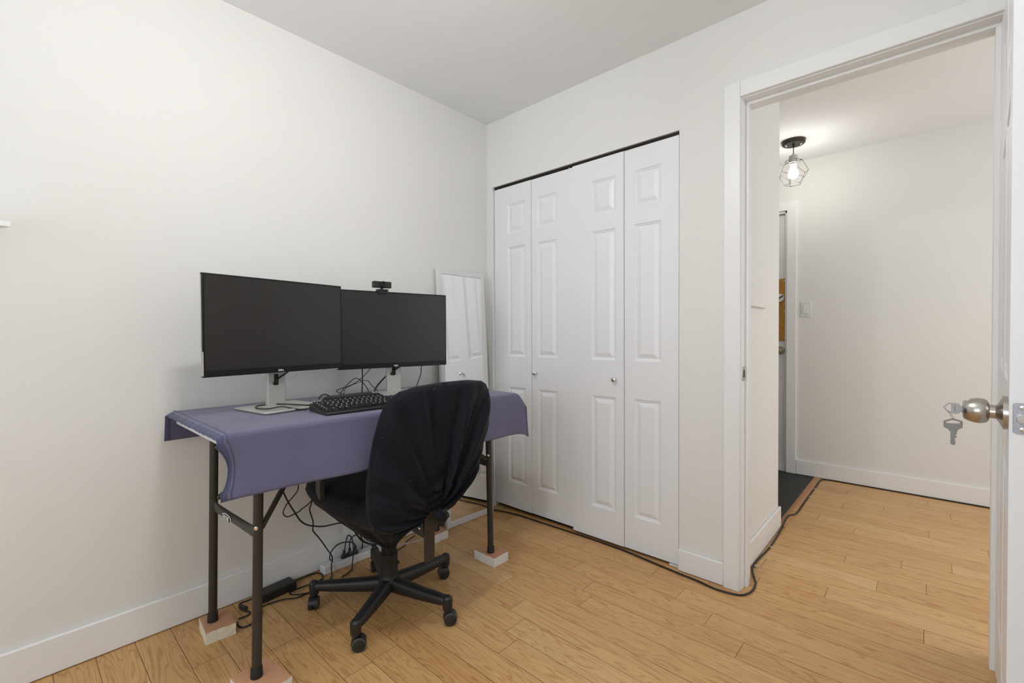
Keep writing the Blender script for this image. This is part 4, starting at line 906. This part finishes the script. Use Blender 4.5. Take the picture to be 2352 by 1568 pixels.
for i, (x, y) in enumerate(cast):
    a = (0.95, -0.55, -0.65, -0.50, 1.2)[i]
    # roll axis direction
    ax = Vector((math.cos(a), math.sin(a), 0)); fw_ = Vector((-ax.y, ax.x, 0)); r = 0.0245
    wcen = Vector((x, y, r+0.0003)) + fw_*0.010*(1 if i in (1,2) else -1)
    cs = bpy.data.objects.new('caster', None)
    b = MB()
    # hood over the wheels
    R = []
    for s_ in (-0.0175, -0.0165, 0.0165, 0.0175):
        q_ = 1.07 if abs(s_) < 0.017 else 1.03
        R.append([wcen+ax*s_+fw_*(r*q_)*math.cos(t)+Vector((0,0,(r*q_)*math.sin(t))) for t in [PI*(0.04+0.92*k/16) for k in range(17)]]+[wcen+ax*s_+Vector((0,0,0.012))])
    b.rings(R); b.cyl(Vector((x, y, 0.036)), Vector((x, y, 0.062)), 0.0125, n=16); hood = b.build('caster', M_CASTER, ch)
    for s_ in (-1, 1):
        b = MB(); b.lathe([(0,0),(r*0.80,0.0),(r,0.003),(r,0.012),(r*0.97,0.0165),(r*0.85,0.0185),(0,0.0185)], wcen+ax*s_*0.0012, ax*s_, 28); wl = b.build('wheel', M_CASTER, hood)
        b = MB(); b.rings([[wcen+ax*s_*(0.0012+0.0172)+(fw_*math.cos(2*PI*j/28)+Vector((0,0,1))*math.sin(2*PI*j/28))*rr_+ax*s_*dd_ for j in range(28)] for rr_, dd_ in ((r*0.925, 0), (r*0.925, 0.0006), (r*0.965, 0.0004), (r*0.965, -0.001))], close=True); wl2 = b.build('wheel_ring', M_RING, hood)
# seat and slipcover: funnel from the seat rim down to the column
def superring(c, z, ax_, ay_, p, n=72, rot=0.0, fn=None):
    out = []
    for j in range(n):
        a = 2*PI*j/n; ca, sa = math.cos(a), math.sin(a)
        x = ax_*math.copysign(abs(ca)**(2/p), ca); y = ay_*math.copysign(abs(sa)**(2/p), sa)
        if fn: x, y, dz = fn(a, x, y)
        else: dz = 0
        xr = x*math.cos(rot)-y*math.sin(rot); yr = x*math.sin(rot)+y*math.cos(rot)
        out.append(Vector((c[0]+xr, c[1]+yr, z+dz)))
    return out
SR = 0.06
def seat_cover():
    b = MB(); R = []
    levels = [(0.238, 0.030, 0.030, 2), (0.258, 0.045, 0.045, 2), (0.28, 0.070, 0.070, 2.1), (0.30, 0.098, 0.098, 2.2), (0.324, 0.128, 0.126, 2.3), (0.36, 0.170, 0.160, 2.6), (0.395, 0.210, 0.190, 3.0), (0.42, 0.240, 0.215, 3.4), (0.445, 0.253, 0.226, 3.8), (0.467, 0.256, 0.230, 4), (0.49, 0.250, 0.224, 4), (0.505, 0.228, 0.203, 3.6), (0.512, 0.15, 0.14, 3), (0.514, 0.05, 0.05, 2)]
    fine = []
    for (a, c) in zip(levels[:-1], levels[1:]):
        for k in range(4):
            t = k/4; fine.append(tuple(a[q]+(c[q]-a[q])*t for q in range(4)))
    fine.append(levels[-1])
    for z, hx_, hy_, p in fine:
        t = min(1, max(0, (z-0.238)/(0.46-0.238)))
        cx_ = HC.x + (0.400-HC.x)*t**1.6; cy_ = HC.y + (-1.052-HC.y)*t
        def fn(a, x, y):
            amp = 0.010*math.sin(PI*min(1, t*1.1))*(1 if z < 0.47 else 0.2)
            f = amp*(math.sin(a*9+z*20+1.5*math.sin(a*4))+0.6*math.sin(a*16+2))
            L = math.hypot(x, y)+1e-6; k = 1+f/max(L, 0.05)*0.7
            # rear part of the cover hangs lower: bag towards the backrest
            bag = 0
            return x*k, y*k, 0
        R.append(superring((cx_, cy_), z, hx_, hy_, p, rot=SR, fn=fn, n=96))
    b.rings(R); return b.build('seat_cover', M_SLIP, ch, angle=70)
seat_cover()
# cable guard: short fabric tie at the column
def back_cover():
    """cloth sack over the backrest, gathered to a knot at lower right of its rear face"""
    e_ = Vector((0.10, 0.995, 0)).normalized(); n_ = Vector((e_.y, -e_.x, 0))      # n_ points to the room (rear face of the backrest)
    O = Vector((0.795, -1.040, 0)); KX, KZ = -0.030, 0.470
    # (z, left, right, thickness front, thickness rear, lean)
    prof = [(0.418,-0.185,-0.145,0.060,0.006),(0.435,-0.222,-0.085,0.065,0.018),(0.452,-0.240,-0.020,0.066,0.032),(0.475,-0.250,0.048,0.066,0.046),(0.505,-0.257,0.098,0.064,0.052),(0.54,-0.260,0.142,0.062,0.054),(0.58,-0.260,0.176,0.060,0.054),(0.63,-0.257,0.202,0.058,0.052),(0.69,-0.250,0.220,0.055,0.050),(0.75,-0.240,0.231,0.052,0.048),(0.81,-0.225,0.237,0.048,0.045),(0.85,-0.210,0.237,0.045,0.042),(0.880,-0.190,0.232,0.041,0.038),(0.902,-0.155,0.220,0.036,0.034),(0.916,-0.095,0.195,0.027,0.026),(0.924,-0.01,0.13,0.010,0.010)]
    fine = []
    for i in range(len(prof)-1):
        for k in range(5):
            t = k/5; fine.append([prof[i][q]+(prof[i+1][q]-prof[i][q])*t for q in range(5)])
    fine.append(list(prof[-1])); b = MB(); R = []; n = 220
    for z, l, r, tf, tr in fine:
        c = (l+r)/2; hw = (r-l)/2; ring_ = []
        for j in range(n):
            a = 2*PI*j/n; ca, sa = math.cos(a), math.sin(a); p = 3.2
            x = c+hw*math.copysign(abs(ca)**(2/p), ca); th = tr if sa > 0 else tf
            d = th*math.copysign(abs(sa)**(2/2.4), sa)
            # bowed backrest
            d -= 0.030*(x/0.21)**2*0.6
            # folds radiating from the knot
            phi = math.atan2(x-KX, z-KZ+0.012); dist = math.hypot(x-KX, z-KZ)
            amp = 0.0150*min(1, dist/0.08)*(1-0.72*min(1, max(0, (z-0.80)/0.10)))
            right = 1.0 if phi > 0.10 else 0.62
            w_ = math.sin(phi*19 + 2.2*math.sin(phi*3.1)); w_ = (abs(w_)**0.6)*math.copysign(1, w_)
            fold = amp*right*w_ + 0.0055*math.sin(phi*43+1.0)*min(1, dist/0.1)*(0.3 if z > 0.84 else 1)*(1 if phi > 0 else 0.35)
            # broad sag creases lower left
            fold += 0.009*math.sin((z-0.4)*70 + x*9)*max(0, min(1, (-x-0.02)/0.12))*max(0, min(1, (0.66-z)/0.15))
            edge = abs(sa)**0.5
            if sa > 0: d += fold*edge
            pinch = 0.022*math.exp(-(dist/0.045)**2) if sa > 0 else 0
            d -= pinch
            # overlap seam of the cloth down the middle of the rear face
            if sa > 0 and x > -0.012+0.02*math.sin((z-0.5)*5) and z > 0.50: d += 0.0035*min(1, (z-0.5)/0.1)
            lean = 0.045*max(0, (z-0.5)/0.42)
            ring_.append(O + e_*x + n_*(d+lean*0.35) + Vector((0,0,z)))
        R.append(ring_)
    b.rings(R); bc = b.build('back_cover', M_SLIP, ch, angle=80)
    # knot and tail
    kp = O + e_*KX + n_*0.045 + Vector((0,0,KZ))
    b = MB(); R = []
    for k in range(9):
        t = k/8; cc = kp + Vector((0,0,0.012-0.060*t)) + n_*(0.012*math.sin(t*PI)) + e_*(0.012*t)
        rr_ = 0.013+0.010*math.sin(min(1, t*1.25)*PI) - 0.004*t
        R.append([cc+(e_*math.cos(2*PI*j/16)+n_*math.sin(2*PI*j/16)*0.8)*rr_*(1+0.15*math.sin(j*2.3+k)) for j in range(16)])
    b.rings(R); b.build('cover_knot', M_SLIP, ch, angle=80)
    return O, e_, n_
O, e_, n_ = back_cover()
# filler of the sack between seat and backrest
b = MB(); R = []
for t in [k/10 for k in range(11)]:
    c_ = Vector((0.60+0.165*t, -1.085+0.0*t, 0.0)); R.append([c_+Vector((0, math.cos(2*PI*j/40)*(0.185-0.005*t)*(1+0.03*math.sin(j*1.9+t*3)), 0.455+0.02*t+math.sin(2*PI*j/40)*(0.075+0.0*t)*(1.0 if math.sin(2*PI*j/40) > 0 else 1.25-0.5*t))) for j in range(40)])
b.rings(R); b.build('rear_cover', M_SLIP, ch, angle=80)
# steel back bar and its bracket
bp_ = Vector((0.797, -1.085, 0)); ey_ = Vector((0.10, 0.995, 0)).normalized(); nx_ = Vector((ey_.y, -ey_.x, 0))
b = MB(); pol = [(-0.021, 0.295), (-0.019, 0.289), (0.016, 0.289), (0.021, 0.296), (0.021, 0.46), (-0.021, 0.46)]
b.prism(pol, bp_, ey_, (0,0,1), nx_, 0.006); bar = b.build('back_bar', M_LEG, ch, bevel=0.0012)
b = MB(); b.lathe([(0,0),(0.0045,0),(0.0045,0.0008),(0.003,0.001),(0,0.0002)], bp_+nx_*0.003+ey_*0.001+Vector((0,0,0.304)), nx_, 16); b.build('bar_hole', M_BLACK, bar)
b = MB(); b.obox(bp_+nx_*0.004+Vector((0,0,0.437)), ey_, nx_, (0,0,1), 0.026, 0.010, 0.040); brk = b.build('bar_bracket', M_LEG, ch, bevel=0.003)
b = MB(); b.obox(bp_-nx_*0.03-ey_*0.030+Vector((0,0,0.432)), ey_, nx_, (0,0,1), 0.0025, 0.040, 0.046); b.build('bracket_flange', M_LEG, brk, bevel=0.002)
for dy_ in (-0.012, 0.012):
    b = MB(); b.cyl(bp_+nx_*0.0138+ey_*dy_+Vector((0,0,0.444)), bp_+nx_*0.0146+ey_*dy_+Vector((0,0,0.444)), 0.0035, n=14); b.build('bracket_hole', M_BLACK, brk)
for z in (0.4135, 0.452):
    b = MB(); b.lathe([(0,0),(0.0055,0),(0.0045,0.003),(0,0.0035)], bp_-nx_*0.012-ey_*0.0325+Vector((0,0,z)), -ey_, 14); b.build('bolt', M_CHROME, brk)
b = MB(); b.cyl(bp_+ey_*0.026+Vector((0,0,0.452)), bp_+ey_*0.058+Vector((0,0,0.452)), 0.003, n=12); b.build('adjuster_screw', M_CHROME, brk)
b = MB(); kc = bp_+ey_*0.066+Vector((0,0,0.443)); pol = []
for k in range(30):
    a = 2*PI*k/30; r_ = 0.0185+0.006*math.cos(3*a+0.6); pol.append((r_*math.cos(a), r_*math.sin(a)))
b.prism(pol, kc, nx_, (0,0,1), ey_, 0.014); b.build('adjuster_knob', M_ARM, brk, bevel=0.003)
# arm bracket at the side of the seat
b = MB(); ap = Vector((0.392, -1.290, 0))
b.prism([(-0.028, 0.70), (-0.028, 0.565), (-0.016, 0.545), (-0.015, 0.50), (0.004, 0.478), (0.020, 0.472), (0.020, 0.70)], ap, (1,0,0), (0,0,1), (0,1,0), 0.024)
b.build('arm_support', M_ARM, ch, bevel=0.004)
